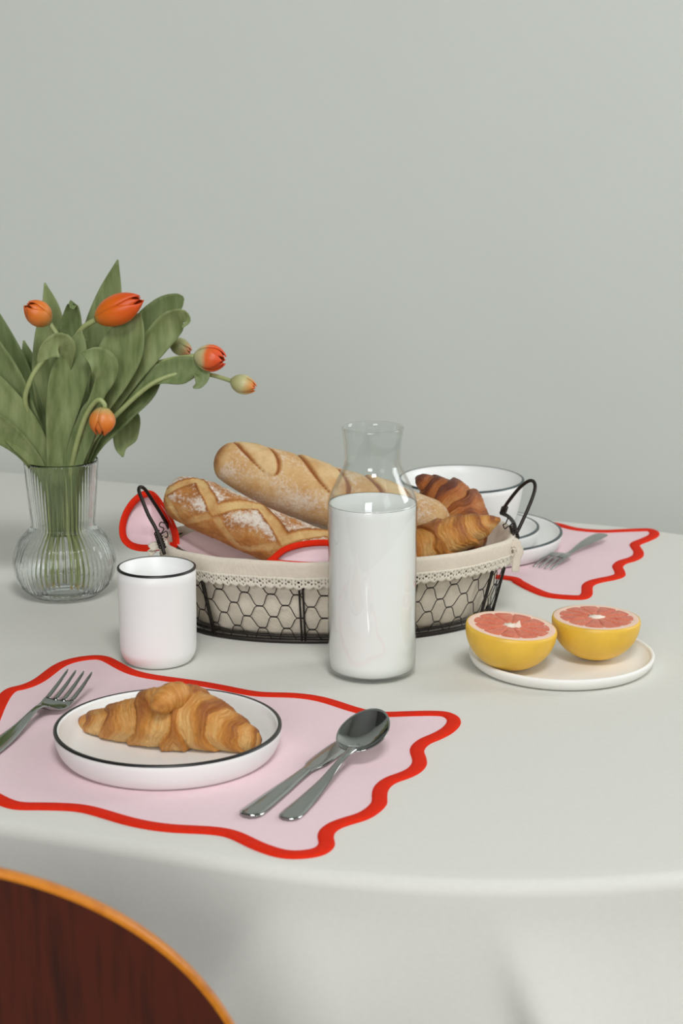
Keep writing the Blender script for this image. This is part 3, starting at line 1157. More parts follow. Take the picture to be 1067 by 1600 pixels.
def croissant(spine, radii, label, mat, layers=(4.3, 4.0), tcen=0.5, floor_z=None, slant=0.45, seed=1, base=None, mound=1.0, group='croissants', amp=0.19, bk=0.0):
    def shape(t, th, r, p):
        u = (tcen - t) / tcen if t < tcen else (t - tcen) / (1 - tcen)
        N_ = layers[0] if t < tcen else layers[1]
        q = Vector((p.x * 40 + seed, math.cos(th) * 1.4 + p.y * 10, math.sin(th) * 1.4))
        nz = noise.noise(q)
        k = u * N_ + slant * math.cos(th - 0.9) + 0.22 * nz + 0.35
        fr = k - math.floor(k)
        step = smoothstep(0, .12, fr) * 0 + (fr ** 0.8) * (1 - smoothstep(0.88, 1.0, fr))
        damp = smoothstep(0.0, 0.22, 1 - u * 0.98)
        fine = 0.010 * math.sin(k * 6.283 * 6 + 6 * noise.noise(q * 2.3)) * (1 - smoothstep(.65, .9, fr)) + 0.028 * noise.noise(q * 2.1 + Vector((5, 0, 0))) + 0.02 * noise.noise(q * 5)
        sc = 1 + (amp * (step - 0.45) + fine) * damp + 0.05 * nz
        bake = 0.26 + (bk if not isinstance(bk, tuple) else bk[0] + (bk[1] - bk[0]) * smoothstep(.25, .75, t)) + 0.40 * smoothstep(.30, .80, fr) + 0.22 * max(0, math.cos(th)) + 0.10 * nz + 0.25 * smoothstep(.8, 1, u)
        bake -= 0.22 * max(0, -math.cos(th)) + 0.14 * max(0, math.sin(k * 37 + 6 * noise.noise(q * 2.3))) * (0.5 + noise.noise(q * 3 + Vector((3, 1, 2))))
        return sc, {'bake': max(0, min(1, bake)), 'wrap': k, 'wc': math.cos(th), 'ws': math.sin(th)}
    V, F, A = sweep(spine, radii, 230, 96, shape)
    if floor_z is not None:
        V = [Vector((v.x, v.y, max(v.z, floor_z + 0.0012 * (noise.noise(v * 60) + 1) * (v.z < floor_z)))) for v in V]
    b = base or Vector(spine[len(spine) // 2])
    o = thing('croissant', b, label, 'croissant', group)
    body = mesh('body', V, F, mat, o, attrs=A)
    return o, body


pz = T + MT + 0.0052           # well of the front plate
cs = [(121, 1129, 6), (140, 1129, 17), (170, 1129, 27), (215, 1127, 39), (258, 1122, 51), (300, 1124, 51), (340, 1137, 39), (375, 1150, 27), (396, 1157, 18), (407, 1161, 7)]
sp, rd = [], []
for x, y, r in cs:
    rr = r * 0.000560
    h = pz - T + max(rr * 0.86, 0.006)
    sp.append(P(x, y, h)); rd.append(rr)
cro, body = croissant(sp, rd, 'golden croissant lying alone on the black-rimmed plate', M['croissant'], (4.2, 4.0), 0.50, pz, 0.55, 2, base=Vector((fp.x, fp.y, pz)))
# the folded dough tip on the crest
tip = spline([tuple(P(292, 1084, 0.055)), tuple(P(276, 1086, 0.057)), tuple(P(260, 1093, 0.056)), tuple(P(247, 1104, 0.053)), tuple(P(240, 1112, 0.049))], 30)


def tipshape(t, th, r, p):
    return 1 + 0.08 * noise.noise(Vector((t * 9, math.cos(th) * 2, math.sin(th) * 2))), {'wrap': t * 1.5, 'wc': math.cos(th), 'ws': math.sin(th), 'bake': 0.42 + 0.25 * noise.noise(Vector((t * 6, th, 4))) + .15 * t}


Vt, Ft, At = sweep([tip[k] for k in (0, 7, 14, 22, 29)], [0.008, 0.0122, 0.0122, 0.0090, 0.002], 40, 32, tipshape)
mesh('dough_tip', Vt, Ft, M['croissant'], cro, attrs=At)

cs = [(651, 746, 4, 2.105), (660, 752, 13, 2.10), (678, 765, 24, 2.095), (702, 782, 35, 2.085), (722, 801, 37, 2.075), (732, 826, 31, 2.065), (737, 848, 22, 2.055), (739, 862, 8, 2.05)]
croissant([WY(x, y, Y) for x, y, r, Y in cs], [r * pxm(Y) for x, y, r, Y in cs], 'dark brown croissant standing pointed end up against the bowl side of the basket', M['croissant_dark'], (3.9, 2.4), 0.60, None, 0.15, 8, amp=0.22, bk=(0.26, -0.2))
cs = [(596, 884, 8, 1.972), (615, 876, 20, 1.974), (645, 862, 29, 1.978), (682, 846, 32, 1.985), (715, 834, 29, 1.99), (742, 825, 23, 1.995), (764, 817, 13, 2.0), (781, 811, 3, 2.004)]
croissant([WY(x, y, Y) for x, y, r, Y in cs], [r * pxm(Y) for x, y, r, Y in cs], 'golden croissant lying along the lace front edge of the basket', M['croissant'], (3.2, 3.6), 0.42, None, 0.5, 5, bk=0.04)


def endcap(t, e0, e1):
    k = 1.0
    if t < e0:
        k = math.sqrt(max(0, 1 - (1 - t / e0) ** 2))
    if t > 1 - e1:
        k = math.sqrt(max(0, 1 - (1 - (1 - t) / e1) ** 2))
    return max(0.02, k)


def tri(x):
    x = x - math.floor(x)
    return 1 - 4 * abs(x - .5)       # -1..1


LA = [(259, 772, 2.005), (300, 784, 1.997), (345, 803, 1.987), (400, 828, 1.979), (460, 853, 1.972), (520, 874, 1.967), (575, 891, 1.964)]
spA = [WY(*p) for p in LA]
spA = spline([tuple(p) for p in spA], 40)
rA = [40 * pxm(1.98) * (0.80 + 0.2 * smoothstep(0, 9, i)) for i in range(40)]


def shapeA(t, th, r, p):
    cap = endcap(t, 0.085, 0.08)
    a = (th + math.pi) % (2 * math.pi) - math.pi
    n1 = noise.noise(Vector((t * 14, math.cos(a) * 2, math.sin(a) * 2)))
    zc = 0.62 + 0.52 * tri(t * 3.3 + 0.42) + 0.12 * n1        # zigzag band, on the side facing the viewer
    d = abs(a - zc) / 0.27
    band = 1 - smoothstep(0.75, 1.15, d)
    edge = math.exp(-((d - 1.12) / 0.22) ** 2)
    d2 = abs(a - (0.62 - 0.52 * tri(t * 3.3 + 0.42) + 1.25)) / 0.18
    b2 = (1 - smoothstep(.7, 1.2, d2)) * 0.7
    sc = cap * (1 + 0.035 * n1 - 0.022 * band + 0.035 * edge - 0.02 * b2 + 0.03 * noise.noise(Vector((t * 60, math.cos(a) * 7, math.sin(a) * 7))))
    top = smoothstep(-0.35, .75, math.cos(a - 0.3))
    bake = 0.55 - 0.42 * max(band, b2) + 0.28 * edge + 0.22 * n1
    fl = (1 - max(band, b2)) * (1 - 0.6 * edge) * top * (0.62 + 0.5 * noise.noise(Vector((t * 9 + 4, a * 1.6, 2))))
    return sc, {'bake': max(0, min(1, bake)), 'flour': max(0, min(1, fl))}


V, F, A = sweep(spA, rA, 220, 96, shapeA)
tag(mesh('bread_loaf', V, F, M['loaf'], base=Vector(spA[20]), attrs=A), 'floured rustic loaf with zigzag scoring lying at the front of the basket', 'bread', 'breads in the basket')

LB = [(336, 713, 2.06), (365, 724, 2.06), (420, 744, 2.06), (480, 765, 2.058), (540, 783, 2.056), (600, 798, 2.054), (655, 812, 2.05), (703, 823, 2.048)]
spB = spline([tuple(WY(*p)) for p in LB], 40)
rB = [pxm(2.06) * (27 + 20 * smoothstep(0, .36, i / 39) - 12 * smoothstep(.6, 1, i / 39)) for i in range(40)]


def shapeB(t, th, r, p):
    cap = endcap(t, 0.095, 0.10)
    a = (th + math.pi) % (2 * math.pi) - math.pi
    n1 = noise.noise(Vector((t * 10 + 7, math.cos(a) * 2, math.sin(a) * 2)))
    band, edge = 0.0, 0.0
    for t0 in (0.20, 0.46, 0.72):
        # slanted leaf-shaped opening: long way runs along th, drifting along t
        y = (a - 0.28) / 1.02
        cx = t0 + 0.085 * y
        hw2 = 0.070 * math.sqrt(max(0, 1 - y * y)) if abs(y) < 1 else 0
        if hw2 > 0:
            d = abs(t - cx) / hw2
            band = max(band, 1 - smoothstep(.82, 1.0, d))
            edge = max(edge, math.exp(-((d - 1.0) / 0.16) ** 2) * min(1, hw2 / .03))
    sc = cap * (1 + 0.02 * n1 + 0.05 * band - 0.07 * edge + 0.03 * noise.noise(Vector((t * 40, a * 6, 3))) * band)
    bake = 0.36 - 0.16 * band + 0.75 * edge + 0.16 * n1 + 0.55 * (1 - smoothstep(0, .075, t)) - 0.12 * max(0, -math.cos(a)) + 0.25 * band * max(0, n1)
    fl = (1 - band) * (1 - edge) * (0.50 + 0.4 * noise.noise(Vector((t * 7, a * 1.4, 9)))) * smoothstep(0.02, .12, t)
    return sc, {'bake': max(0, min(1, bake)), 'flour': max(0, min(1, fl))}


V, F, A = sweep(spB, rB, 240, 96, shapeB)
tag(mesh('baguette', V, F, M['baguette'], base=Vector(spB[20]), attrs=A), 'pale baguette with slanted slashes leaning behind the floured loaf', 'bread', 'breads in the basket')


# ------------------------------------------------------------------ grapefruit halves
def grapefruit(fc, R, tilt_axis, tilt, label, spin, floor_h):
    fc = Vector(fc)
    t = thing('grapefruit_half', (fc.x, fc.y, T + floor_h), label, 'grapefruit', 'grapefruit halves on the cream plate')
    rot = Matrix.Rotation(tilt, 3, Vector(tilt_axis).normalized())

    def tr(V):
        return [fc + rot @ (Vector(v)) for v in V]
    prof = [(R * 0.955, 0.0002), (R * 0.985, -0.0002), (R, -0.003)]
    for k in range(1, 25):
        a = math.pi / 2 * k / 24
        prof.append((R * math.cos(a) ** 0.92 if k < 24 else 0, -0.003 - (R * 0.955 - 0.003) * math.sin(a)))
    V, F = lathe(prof, (0, 0, 0), 96, lambda i, a, r, z: r * (1 + .006 * math.sin(3 * a + spin)))
    mesh('peel', tr(V), F, M['peel'], t, label='yellow peel')
    V, F = lathe([(R * .957, .0002), (R * .90, .0007), (R * .84, .0004), (R * .6, -.0004), (0, -.0004)], (0, 0, 0), 96)
    mesh('pith', tr(V), F, M['pith'], t, label='pale pink pith')
    ns = 11
    for s in range(ns):
        a0, a1 = spin + 2 * math.pi * s / ns, spin + 2 * math.pi * (s + 1) / ns
        am, ha = (a0 + a1) / 2, (a1 - a0) / 2 - 0.003
        V = []
        nr_, na = 9, 9
        for i in range(nr_):
            for j in range(na):
                f, g_ = i / (nr_ - 1), j / (na - 1) * 2 - 1
                ro = R * (0.865 - 0.035 * abs(g_) ** 3.0 + 0.008 * math.sin(s * 2.3))
                ri = R * 0.13
                r = ri + (ro - ri) * f
                ang = am + g_ * ha * (1 - 0.012 / (0.06 + f) * .2)
                dome = 0.0006 * math.sin(math.pi * min(1, .06 + f * .94)) * (1 - g_ ** 4) + 0.0006
                if i in (0, nr_ - 1) or j in (0, na - 1):
                    dome = 0.0001
                V.append((r * math.cos(ang), r * math.sin(ang), dome))
        mesh('segment', tr(V), grid_faces(nr_, na), M['flesh'], t)
    V = [(0, 0, .0022)]
    nk = 18
    for k in range(nk):
        r = R * (0.135 + 0.05 * math.sin(k * 2.7 + spin))
        V.append((r * 1.25 * math.cos(2 * math.pi * k / nk), r * .9 * math.sin(2 * math.pi * k / nk), 0.0012))
    for k in range(nk):
        V.append((V[1 + k][0], V[1 + k][1], -.001))
    F = [(0, 1 + k, 1 + (k + 1) % nk) for k in range(nk)] + [(1 + k, 1 + nk + k, 1 + nk + (k + 1) % nk, 1 + (k + 1) % nk) for k in range(nk)]
    core = mesh('core', tr(V), F, M['core'], t, label='white fibrous core')
    return t, tr, core


f1 = P(799.5, 977.5, 0.0515)
g1, tr1, core1 = grapefruit((f1.x, f1.y, T + .0514), 0.0458, (0.35, 1, 0), math.radians(5.5), 'grapefruit half with a torn white flap at its core, nearer the basket', 0.3, .0056)
fl_ = [(0.001, -.006, .001), (.007, -.008, .001), (.009, -.004, .0015), (.0065, -.006, .0085), (.0035, -.0065, .006)]
mesh('pith_flap', tr1(fl_), [(0, 1, 3, 4), (1, 2, 3), (0, 4, 3), (0, 1, 2)], M['core'], core1, smooth=False)
f2 = P(931.5, 963, 0.0505)
grapefruit((f2.x, f2.y, T + .0496), 0.0450, (0.15, 1, 0), math.radians(1.5), 'grapefruit half with a smooth flat core, resting behind its neighbour', 0.8, .0056)


# ------------------------------------------------------------------ cutlery
def frame(a, b):
    """local frame: y from a to b, z up-ish"""
    y = (b - a).normalized()
    x = y.cross(Vector((0, 0, 1))).normalized()
    z = x.cross(y)
    return x, y, z


def strip(stations, th, ncross=9, dish=None):
    """closed solid from stations (s, z, halfwidth); dish(s, f) adds height"""
    top, bot = [], []
    for (s, z, hw) in stations:
        for j in range(ncross):
            f = j / (ncross - 1) * 2 - 1
            d = dish(s, f) if dish else 0
            e = th * 0.5 * math.sqrt(max(0.02, 1 - abs(f) ** 4))
            top.append((f * hw, s, z + d + e)); bot.append((f * hw, s, z + d - e))
    n = len(stations)
    V = top + bot
    F = grid_faces(n, ncross)
    F += [tuple(i + n * ncross for i in q) for q in grid_faces(n, ncross)]
    o_ = n * ncross
    F += [(i * ncross, (i + 1) * ncross, (i + 1) * ncross + o_, i * ncross + o_) for i in range(n - 1)]
    F += [(i * ncross + ncross - 1, (i + 1) * ncross + ncross - 1, (i + 1) * ncross + ncross - 1 + o_, i * ncross + ncross - 1 + o_) for i in range(n - 1)]
    F += [(j, j + 1, j + 1 + o_, j + o_) for j in range(ncross - 1)]
    k = (n - 1) * ncross
    F += [(k + j, k + j + 1, k + j + 1 + o_, k + j + o_) for j in range(ncross - 1)]
    return V, F


def place(V, a, fr, flip=1):
    x, y, z = fr
    return [a + x * v[0] * flip + y * v[1] + z * v[2] for v in V]


def fork(a, b, label, L, up=1, width=1.0):
    """a = handle end, b = direction point, L = length; up=-1 lies tines down"""
    fr = frame(a, b)
    k = L / 0.19
    t = thing('fork', a, label, 'fork')
    hand = spline([(0.0, 0, .0050), (.004, 0.0004, .0085), (.02, .001, .0100), (.05, .003, .0085), (.075, .006, .0056), (.098, .0105, .0036), (.112, .0115, .0038), (.121, .0085, .0060)], 48)
    head = spline([(.119, .0090, .0055), (.124, .0055, .0108), (.130, .0034, .0138), (.139, .0030, .0146), (.148, .0052, .0146)], 24)
    def Z(V):
        return [(v[0] * k * width, v[1] * k, v[2] * k if up > 0 else (0.0195 - v[2]) * k * .55) for v in V]
    V, F = strip(hand, 0.0022)
    mesh('handle', place(Z(V), a, fr), F, M['steel'], t)
    V, F = strip(head, 0.0016, 11, lambda s, f: 0.0012 * f * f)
    mesh('head', place(Z(V), a, fr), F, M['steel'], t)
    for i in range(4):
        c = (-.0123 + .0082 * i)
        tn = [(.1465, .0045, .0024), (.160, .0085, .0023), (.174, .0130, .0019), (.186, .0175, .0014), (.190, .0190, .0006)]
        V, F = strip(spline(tn, 14), 0.0016, 5)
        V = [(v[0] + c * (1 + .0 * v[1]), v[1], v[2] + .0008) for v in V]
        mesh('tine', place(Z(V), a, fr), F, M['steel'], t)
    return t


ft = P(125, 1057, 0.018)
fh_ = P(8, 1154, 0.006)
d_ = (ft - fh_); d_.z = 0; d_.normalize()
a = Vector((ft.x, ft.y, T + MT + 0.0012)) - d_ * 0.2
fork(a, a + d_, 'polished steel fork lying tines up on the mat beside the croissant plate', 0.2)
bt, be = P(850, 884, 0.004), P(942, 843, 0.004)
d_ = (bt - be); d_.z = 0
a = Vector((be.x, be.y, T + MT + 0.0011))
fork(a, a + d_, 'small steel fork lying tines down beside the stacked plates', d_.length + .006, -1, 1.15)

# knife
ka, kb = P(386, 1276, 0.003), P(524, 1167, 0.006)
d_ = (kb - ka); d_.z = 0; d_.normalize()
ka = Vector((ka.x, ka.y, T + MT + 0.0022))
kn = thing('table_knife', ka, 'steel table knife with a flat handle, its blade under the spoon', 'knife')
fr = frame(ka, ka + d_)
V, F = strip(spline([(0, .0, .0045), (.003, .0, .0085), (.012, .0002, .0104), (.05, .0005, .0088), (.085, .0006, .0064), (.102, .0008, .0056), (.108, .001, .0052)], 48), .0042)
mesh('handle', place(V, ka, fr), F, M['steel'], kn)
V, F = strip(spline([(.106, .0008, .0052), (.118, .0006, .0068), (.130, .0004, .0095), (.16, .0002, .0100), (.185, .0, .0092), (.200, 0, .0066), (.206, 0, .0015)], 48), .0019, 9)
mesh('blade', place(V, ka, fr), F, M['steel'], kn)

# spoon: handle end on the mat, bowl resting on the knife blade
sa = P(447, 1280, 0.003)
sb_ = P(577, 1112, 0.040)
d_ = sb_ - sa; SL = d_.length
sa = Vector((sa.x, sa.y, T + MT + 0.0016))
spn = thing('tablespoon', sa, 'polished steel tablespoon with a dark reflecting bowl resting over the knife', 'spoon')
d2 = Vector((d_.x, d_.y, 0)).normalized()
fr = frame(sa, sa + d2)
V, F = strip(spline([(0, .0, .0040), (.003, .0003, .0078), (.012, .0006, .0096), (.04, .0022, .0080), (.075, .0065, .0050), (.105, .0125, .0034), (.122, .0142, .0034), (.132, .0150, .0048)], 56), .0026)
mesh('handle', place(V, sa, fr), F, M['steel'], spn)
# bowl as an egg-shaped dish with thickness
BL_, c0 = 0.060, 0.127
nr_, na = 16, 64
def bowlpt(k, ang, off):
    ex = math.cos(ang)
    hw = 0.0222 * (1 - 0.08 * ex)
    x = math.sin(ang) * hw * k
    y = c0 + BL_ / 2 + ex * BL_ / 2 * k
    z = 0.0150 - 0.0100 * (1 - k ** 2.2) + 0.0190 * (y - c0) / BL_ - off
    return (x, y, z)
V = [bowlpt(i / nr_ if i else 0.001, 2 * math.pi * j / na, 0) for i in range(nr_ + 1) for j in range(na)]
V += [bowlpt((i / nr_ if i else 0.001) * 1.012, 2 * math.pi * j / na, .0013) for i in range(nr_, -1, -1) for j in range(na)]
F = grid_faces(2 * nr_ + 2, na, closed_v=True)
mesh('bowl', place(V, sa, fr), F, M['steel'], spn)

# ------------------------------------------------------------------ vase
VC = Vector((-0.3175, 2.097, T))
vo = spline([(.0315, .0), (.041, .004), (.0525, .016), (.0590, .034), (.0588, .046), (.0530, .062), (.0440, .0735), (.0378, .080), (.0362, .086), (.0372, .097), (.0395, .125), (.0420, .1588)], 90)
vi = [(max(0.0, r - .0022), z + (.0045 if z < .01 else 0.0)) for r, z in reversed(vo)]
vprof = [(0, .0022), (.027, .0022), (.029, 0.0)] + [tuple(p) for p in vo] + [(.0411, .1596)] + vi + [(.0, .0052)]
NF = 64
i0, i1 = 3, 3 + len(vo)


def flute(i, a, r, z):
    if i0 <= i < i1:
        k = smoothstep(.004, .02, z) * (1 - smoothstep(.1565, .1588, z))
        return r + 0.00075 * k * (abs(math.cos(a * NF / 2)) - .6) * (r / .045)
    return r


tag(mesh('vase', *lathe(vprof, VC, NF * 8, flute), M['vase'], base=VC), 'clear ribbed glass vase with round belly and wide neck holding tulips', 'vase')

# ------------------------------------------------------------------ tulips
YV = VC.y


def pt(px, py, dy=0.0):
    return WY(px, py, YV + dy)


def leaf(parent, pts, roll=0.0, cup=0.25, wav=0.0):
    """pts (px, py, depth offset, half width px)"""
    nL, nW = 38, 9
    if pts[0][1] > 750:
        x0, y0, d0, h0 = pts[0]
        pts = [(100 + (x0 - 100) * .75, 838, d0 * .6, 2.2)] + list(pts)
    c = spline([tuple(pt(p[0], p[1], p[2])) + (max(0.2, p[3] * 1.16) * pxm(YV),) for p in pts], nL)
    V = []
    for i, d in enumerate(c):
        p = Vector(d[:3])
        t = (Vector(c[min(i + 1, nL - 1)][:3]) - Vector(c[max(i - 1, 0)][:3])).normalized()
        view = (Vector((0, 0, CAMZ)) - p).normalized()
        w_ = t.cross(view)
        w_ = w_.normalized() if w_.length > 1e-4 else Vector((1, 0, 0))
        n_ = w_.cross(t)
        rl = roll if not isinstance(roll, (tuple, list)) else roll[0] + (roll[1] - roll[0]) * i / (nL - 1)
        w2 = w_ * math.cos(rl) + n_ * math.sin(rl)
        n2 = w2.cross(t)
        hw = max(0.0004, d[3])
        for j in range(nW):
            f = j / (nW - 1) * 2 - 1
            V.append(p + w2 * f * hw / max(.5, math.cos(rl)) + n2 * (cup * hw * (f * f - .4) + wav * hw * math.sin(i * .55 + f * 2)))
    o = mesh('leaf', V, grid_faces(nL, nW), M['leaf'], parent)
    m_ = o.modifiers.new('thickness', 'SOLIDIFY'); m_.thickness = 0.0007; m_.offset = 0
    return o


def flower(parent, base, tip, width, mat, openness=0.0, spin=0.0, droop=None, gap=0.3):
    base, tip = Vector(base), Vector(tip)
    ax = (tip - base); L = ax.length; ax.normalize()
    u = ax.orthogonal().normalized(); v = ax.cross(u)
    R = width / 2
    for k in range(6):
        inner = k >= 3
        a0 = spin + 2 * math.pi * (k % 3) / 3 + (math.pi / 3 if inner else 0)
        sc = 0.90 if inner else 1.0
        span = 1.12 if not inner else 1.0
        V, at = [], []
        nu, nv = 18, 9
        extra = droop[k] if droop and k in droop else 0.0
        for i in range(nu):
            s = i / (nu - 1)
            prof = (math.sin(math.pi * min(1, s * .94 + .03)) ** 0.62)
            env = max(prof * (1 - 0.10 * s), (gap * 0.8 + 0.03 * (k % 3)) * smoothstep(.6, 1, s)) * (1 + openness * s) + extra * s * s * 1.2
            hwid = span * (1 - 0.2 * s ** 3) * max(0, 1 - s ** (7 - 11 * gap)) ** 0.7
            for j in range(nv):
                f = j / (nv - 1) * 2 - 1
                a = a0 + f * hwid * (1 if not extra else 0.7)
                rr = R * sc * env * (1 + 0.05 * (1 - f * f)) + 0.0004 + (0.0006 if not inner else 0)
                hgt = L * (s * (1.0 if not inner else 0.97) - 0.035 * s * abs(f) ** 2)
                V.append(base + ax * hgt + (u * math.cos(a) + v * math.sin(a)) * rr)
                at.append(s)
        o = mesh('petal', V, grid_faces(nu, nv), mat, parent, attrs={'along': at})
        m_ = o.modifiers.new('thickness', 'SOLIDIFY'); m_.thickness = 0.0008; m_.offset = 0


def stem(parent, foot, neck, pts, r=0.0034, r1=0.0027):
    """foot inside the vase belly (x, y offsets from the vase axis), neck offset, then photo points with depth offsets"""
    f0 = VC + Vector((foot[0], foot[1], 0.0115))
    n0 = VC + Vector((neck[0], neck[1], 0.088))
    n1 = VC + Vector((neck[0] * 1.02 + (pt(pts[0][0], pts[0][1], pts[0][2]) - VC).x * .12, neck[1], 0.135))
    ps = [tuple(f0), tuple(f0.lerp(n0, .5)), tuple(n0), tuple(n1)] + [tuple(pt(*p)) for p in pts]
    c = spline(ps, 60)
    V, F = tube(c, [r + (r1 - r) * i / 59 for i in range(60)], 10)
    o = mesh('stem', V, F, M['stem'], parent)
    e = Vector(c[0]); d = (Vector(c[1]) - e).normalized()
    mesh('cut_end', *tube([e - d * .0012, e + d * .003], r * 1.08, 10), M['cut_end'], o)
    return o


def tulip(label, foot):
    return thing('tulip', VC + Vector((foot[0], foot[1], 0.0115)), label, 'tulip', 'tulips in the ribbed vase')


# 1 small orange bloom leaning to the window-less side
t1 = tulip('tulip with a small closed orange bloom on a stem bent over a folded leaf', (-.022, .004))
stem(t1, (-.022, .004), (-.016, -.010), [(62, 690, -.01), (40, 632, -.03), (46, 598, -.035), (62, 570, -.035), (82, 548, -.03), (92, 530, -.025), (76, 502, -.02)])
flower(t1, pt(77, 503, -.02), pt(41, 476, -.035), 36 * pxm(YV), M['petal_fade'], 0.0, 0.4, None, 0.2)
leaf(t1, [(88, 760, .0, 7), (88, 700, -.005, 8), (90, 630, -.015, 7), (104, 565, -.045, 8), (97, 540, -.060, 16), (78, 545, -.066, 13), (57, 567, -.064, 1)], 0.3, .3)
leaf(t1, [(75, 770, -.01, 9), (62, 718, -.02, 16), (38, 680, -.03, 24), (2, 636, -.04, 27), (-40, 585, -.05, 20), (-75, 545, -.055, 2)], -0.15, .3)
leaf(t1, [(78, 770, 0, 9), (60, 700, -.005, 14), (34, 645, -.015, 19), (12, 595, -.02, 21), (-14, 540, -.025, 14), (-30, 495, -.03, 1)], 0.25, .3)
leaf(t1, [(70, 765, -.005, 8), (48, 712, -.015, 12), (4, 650, -.03, 18), (-60, 575, -.045, 22), (-120, 520, -.055, 14), (-150, 500, -.06, 1)], 0.2, .3)
leaf(t1, [(74, 765, -.01, 8), (40, 705, -.03, 12), (-20, 660, -.06, 19), (-85, 640, -.08, 20), (-140, 650, -.09, 10), (-160, 665, -.09, 1)], 0.2, .3)
# 2 the big orange bloom
t2 = tulip('tulip with the largest bright orange bloom held above the leaves', (-.017, -.006))
stem(t2, (-.017, -.006), (.000, -.004), [(104, 680, 0), (108, 600, .0), (112, 545, -.005), (128, 514, -.015), (153, 498, -.02)], .0036, .0031)
flower(t2, pt(151, 498, -.02), pt(222, 468, -.035), 44 * pxm(YV), M['petal_orange'], -0.02, 0.95, None, 0.08)
leaf(t2, [(105, 770, .005, 10), (118, 700, .02, 15), (137, 600, .03, 22), (157, 520, .035, 23), (172, 460, .035, 16), (184, 406, .03, 1)], 0.15, .25)
leaf(t2, [(88, 775, -.015, 9), (88, 700, -.03, 13), (100, 620, -.042, 23), (110, 575, -.045, 23), (121, 535, -.042, 11), (127, 516, -.04, 1)], -0.2, .35)
leaf(t2, [(92, 770, .0, 8), (88, 690, .005, 14), (95, 600, .005, 17), (106, 545, .0, 17), (112, 505, -.01, 14), (114, 476, -.02, 7), (112, 482, -.03, 3)], 0.2, .3)
# 3 pale-based orange bloom
t3 = tulip('tulip with an orange bloom pale at its base and one petal drooping', (.016, .006))
stem(t3, (.016, .006), (.014, .006), [(133, 690, .01), (180, 620, .015), (225, 578, .01), (262, 563, .0), (307, 556, -.01)], .0033, .0028)
flower(t3, pt(305, 556, -.01), pt(352, 563, -.02), 35 * pxm(YV), M['petal_pale'], 0.22, 0.2, {1: 0.35}, 0.2)
leaf(t3, [(120, 760, .0, 8), (140, 690, .0, 11), (178, 640, .0, 10), (212, 602, .0, 10), (248, 585, -.005, 13), (280, 580, -.01, 18), (300, 578, -.015, 16), (314, 584, -.022, 12), (311, 600, -.028, 6), (302, 606, -.03, 1)], 0.2, .4)
leaf(t3, [(115, 765, .0, 8), (128, 700, -.005, 11), (168, 642, -.005, 10), (206, 582, -.005, 15), (240, 538, -.005, 18), (266, 507, -.005, 18), (284, 496, -.012, 12), (293, 502, -.02, 4), (284, 512, -.026, 1)], -0.15, .35)
# 4 green bud
t4 = tulip('tulip with a small closed green bud behind the leaves', (.010, .012))
stem(t4, (.010, .012), (.008, .014), [(125, 690, .02), (170, 610, .035), (225, 555, .04), (268, 535, .035)], .003, .0024)
flower(t4, pt(267, 534, .035), pt(298, 551, .03), 25 * pxm(YV), M['petal_greenbud'], -0.1, 0.7, None, 0.05)
leaf(t4, [(118, 765, .005, 8), (150, 680, .02, 12), (190, 605, .03, 17), (222, 528, .035, 23), (255, 488, .035, 20), (278, 470, .03, 11), (287, 465, .03, 2)], 0.2, .25)
leaf(t4, [(115, 765, .01, 8), (140, 705, .02, 9), (176, 672, .035, 8), (204, 648, .04, 7), (207, 658, .042, 11), (196, 678, .04, 17), (189, 698, .038, 9), (192, 714, .036, 1)], 0.1, .3)
# 5 cream bud far out
t5 = tulip('tulip with a cream bud tipped orange on the longest stem', (.020, -.003))
stem(t5, (.020, -.003), (.018, -.003), [(140, 695, -.005), (190, 640, -.01), (240, 598, -.01), (290, 582, -.005), (330, 586, -.01), (364, 596, -.02)], .0032, .0024)
flower(t5, pt(362, 595, -.02), pt(399, 607, -.03), 28 * pxm(YV), M['petal_bud'], -0.1, 0.1, None, 0.08)
leaf(t5, [(122, 770, .0, 8), (142, 705, .01, 10), (185, 645, .015, 19), (224, 605, .02, 20), (246, 576, .02, 10), (256, 562, .02, 1)], 0.3, .25)
leaf(t5, [(112, 770, -.005, 8), (132, 690, -.012, 12), (152, 640, -.015, 14), (172, 590, -.018, 25), (192, 545, -.02, 28), (208, 510, -.02, 17), (219, 489, -.018, 1)], 0.2, .3)
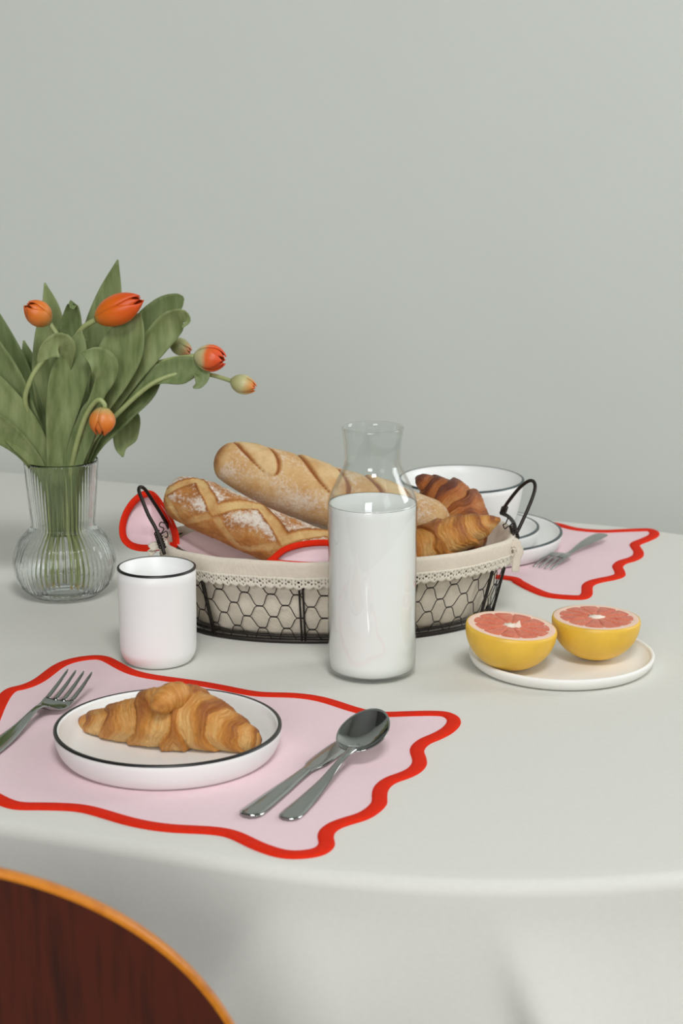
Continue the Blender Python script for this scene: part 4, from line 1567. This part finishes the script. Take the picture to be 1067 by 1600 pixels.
# 6 nodding bloom in front
t6 = tulip('tulip with a faded orange bloom nodding downwards in front of the leaves', (.014, -.012))
stem(t6, (.014, -.012), (.008, -.014), [(118, 700, -.03), (132, 655, -.04), (146, 631, -.045), (156, 625, -.05), (163, 632, -.052), (163, 640, -.052)], .0032, .0026)
flower(t6, pt(162, 637, -.052), pt(158, 680, -.056), 36 * pxm(YV), M['petal_fade'], 0.05, 0.5)
leaf(t6, [(108, 770, -.015, 8), (116, 715, -.025, 14), (128, 680, -.03, 16), (140, 645, -.03, 12), (150, 615, -.03, 2)], 0.1, .3)
leaf(t6, [(125, 720, -.02, 8), (138, 660, -.035, 11), (152, 618, -.042, 9), (163, 592, -.046, 13), (161, 572, -.052, 19), (148, 558, -.058, 14), (128, 551, -.06, 1)], -0.2, .35)
# 7 a leaf-only shoot filling the back
t7 = tulip('leafy tulip shoot without a bloom at the back of the vase', (-.012, .012))
stem(t7, (-.012, .012), (-.012, .012), [(84, 680, .02), (78, 620, .03)], .003, .0026)
leaf(t7, [(90, 770, .01, 8), (84, 690, .025, 14), (76, 600, .03, 22), (78, 530, .035, 21), (79, 485, .035, 13), (70, 442, .032, 1)], -0.1, .25)
leaf(t7, [(82, 770, .01, 8), (68, 700, .02, 14), (44, 630, .025, 17), (22, 570, .025, 18), (0, 515, .025, 12), (-14, 470, .025, 1)], 0.2, .3)
leaf(t7, [(84, 770, .015, 7), (70, 690, .035, 14), (58, 620, .045, 18), (46, 570, .045, 12), (37, 532, .045, 1)], 0.1, .25)
leaf(t7, [(105, 770, .015, 8), (114, 690, .035, 18), (122, 620, .045, 22), (135, 560, .05, 22), (165, 520, .05, 16), (196, 500, .05, 2)], 0.1, .25)
leaf(t7, [(98, 770, .015, 7), (100, 690, .03, 15), (112, 610, .035, 16), (128, 560, .03, 9), (134, 530, .028, 2)], -0.2, .3)
leaf(t7, [(80, 770, .01, 8), (58, 705, .03, 13), (14, 630, .06, 20), (-40, 550, .08, 24), (-90, 490, .09, 16), (-110, 462, .09, 1)], 0.2, .3)
leaf(t7, [(78, 770, .01, 8), (50, 708, .03, 12), (-10, 660, .06, 20), (-80, 620, .08, 22), (-150, 600, .09, 12), (-175, 605, .09, 1)], 0.2, .3)
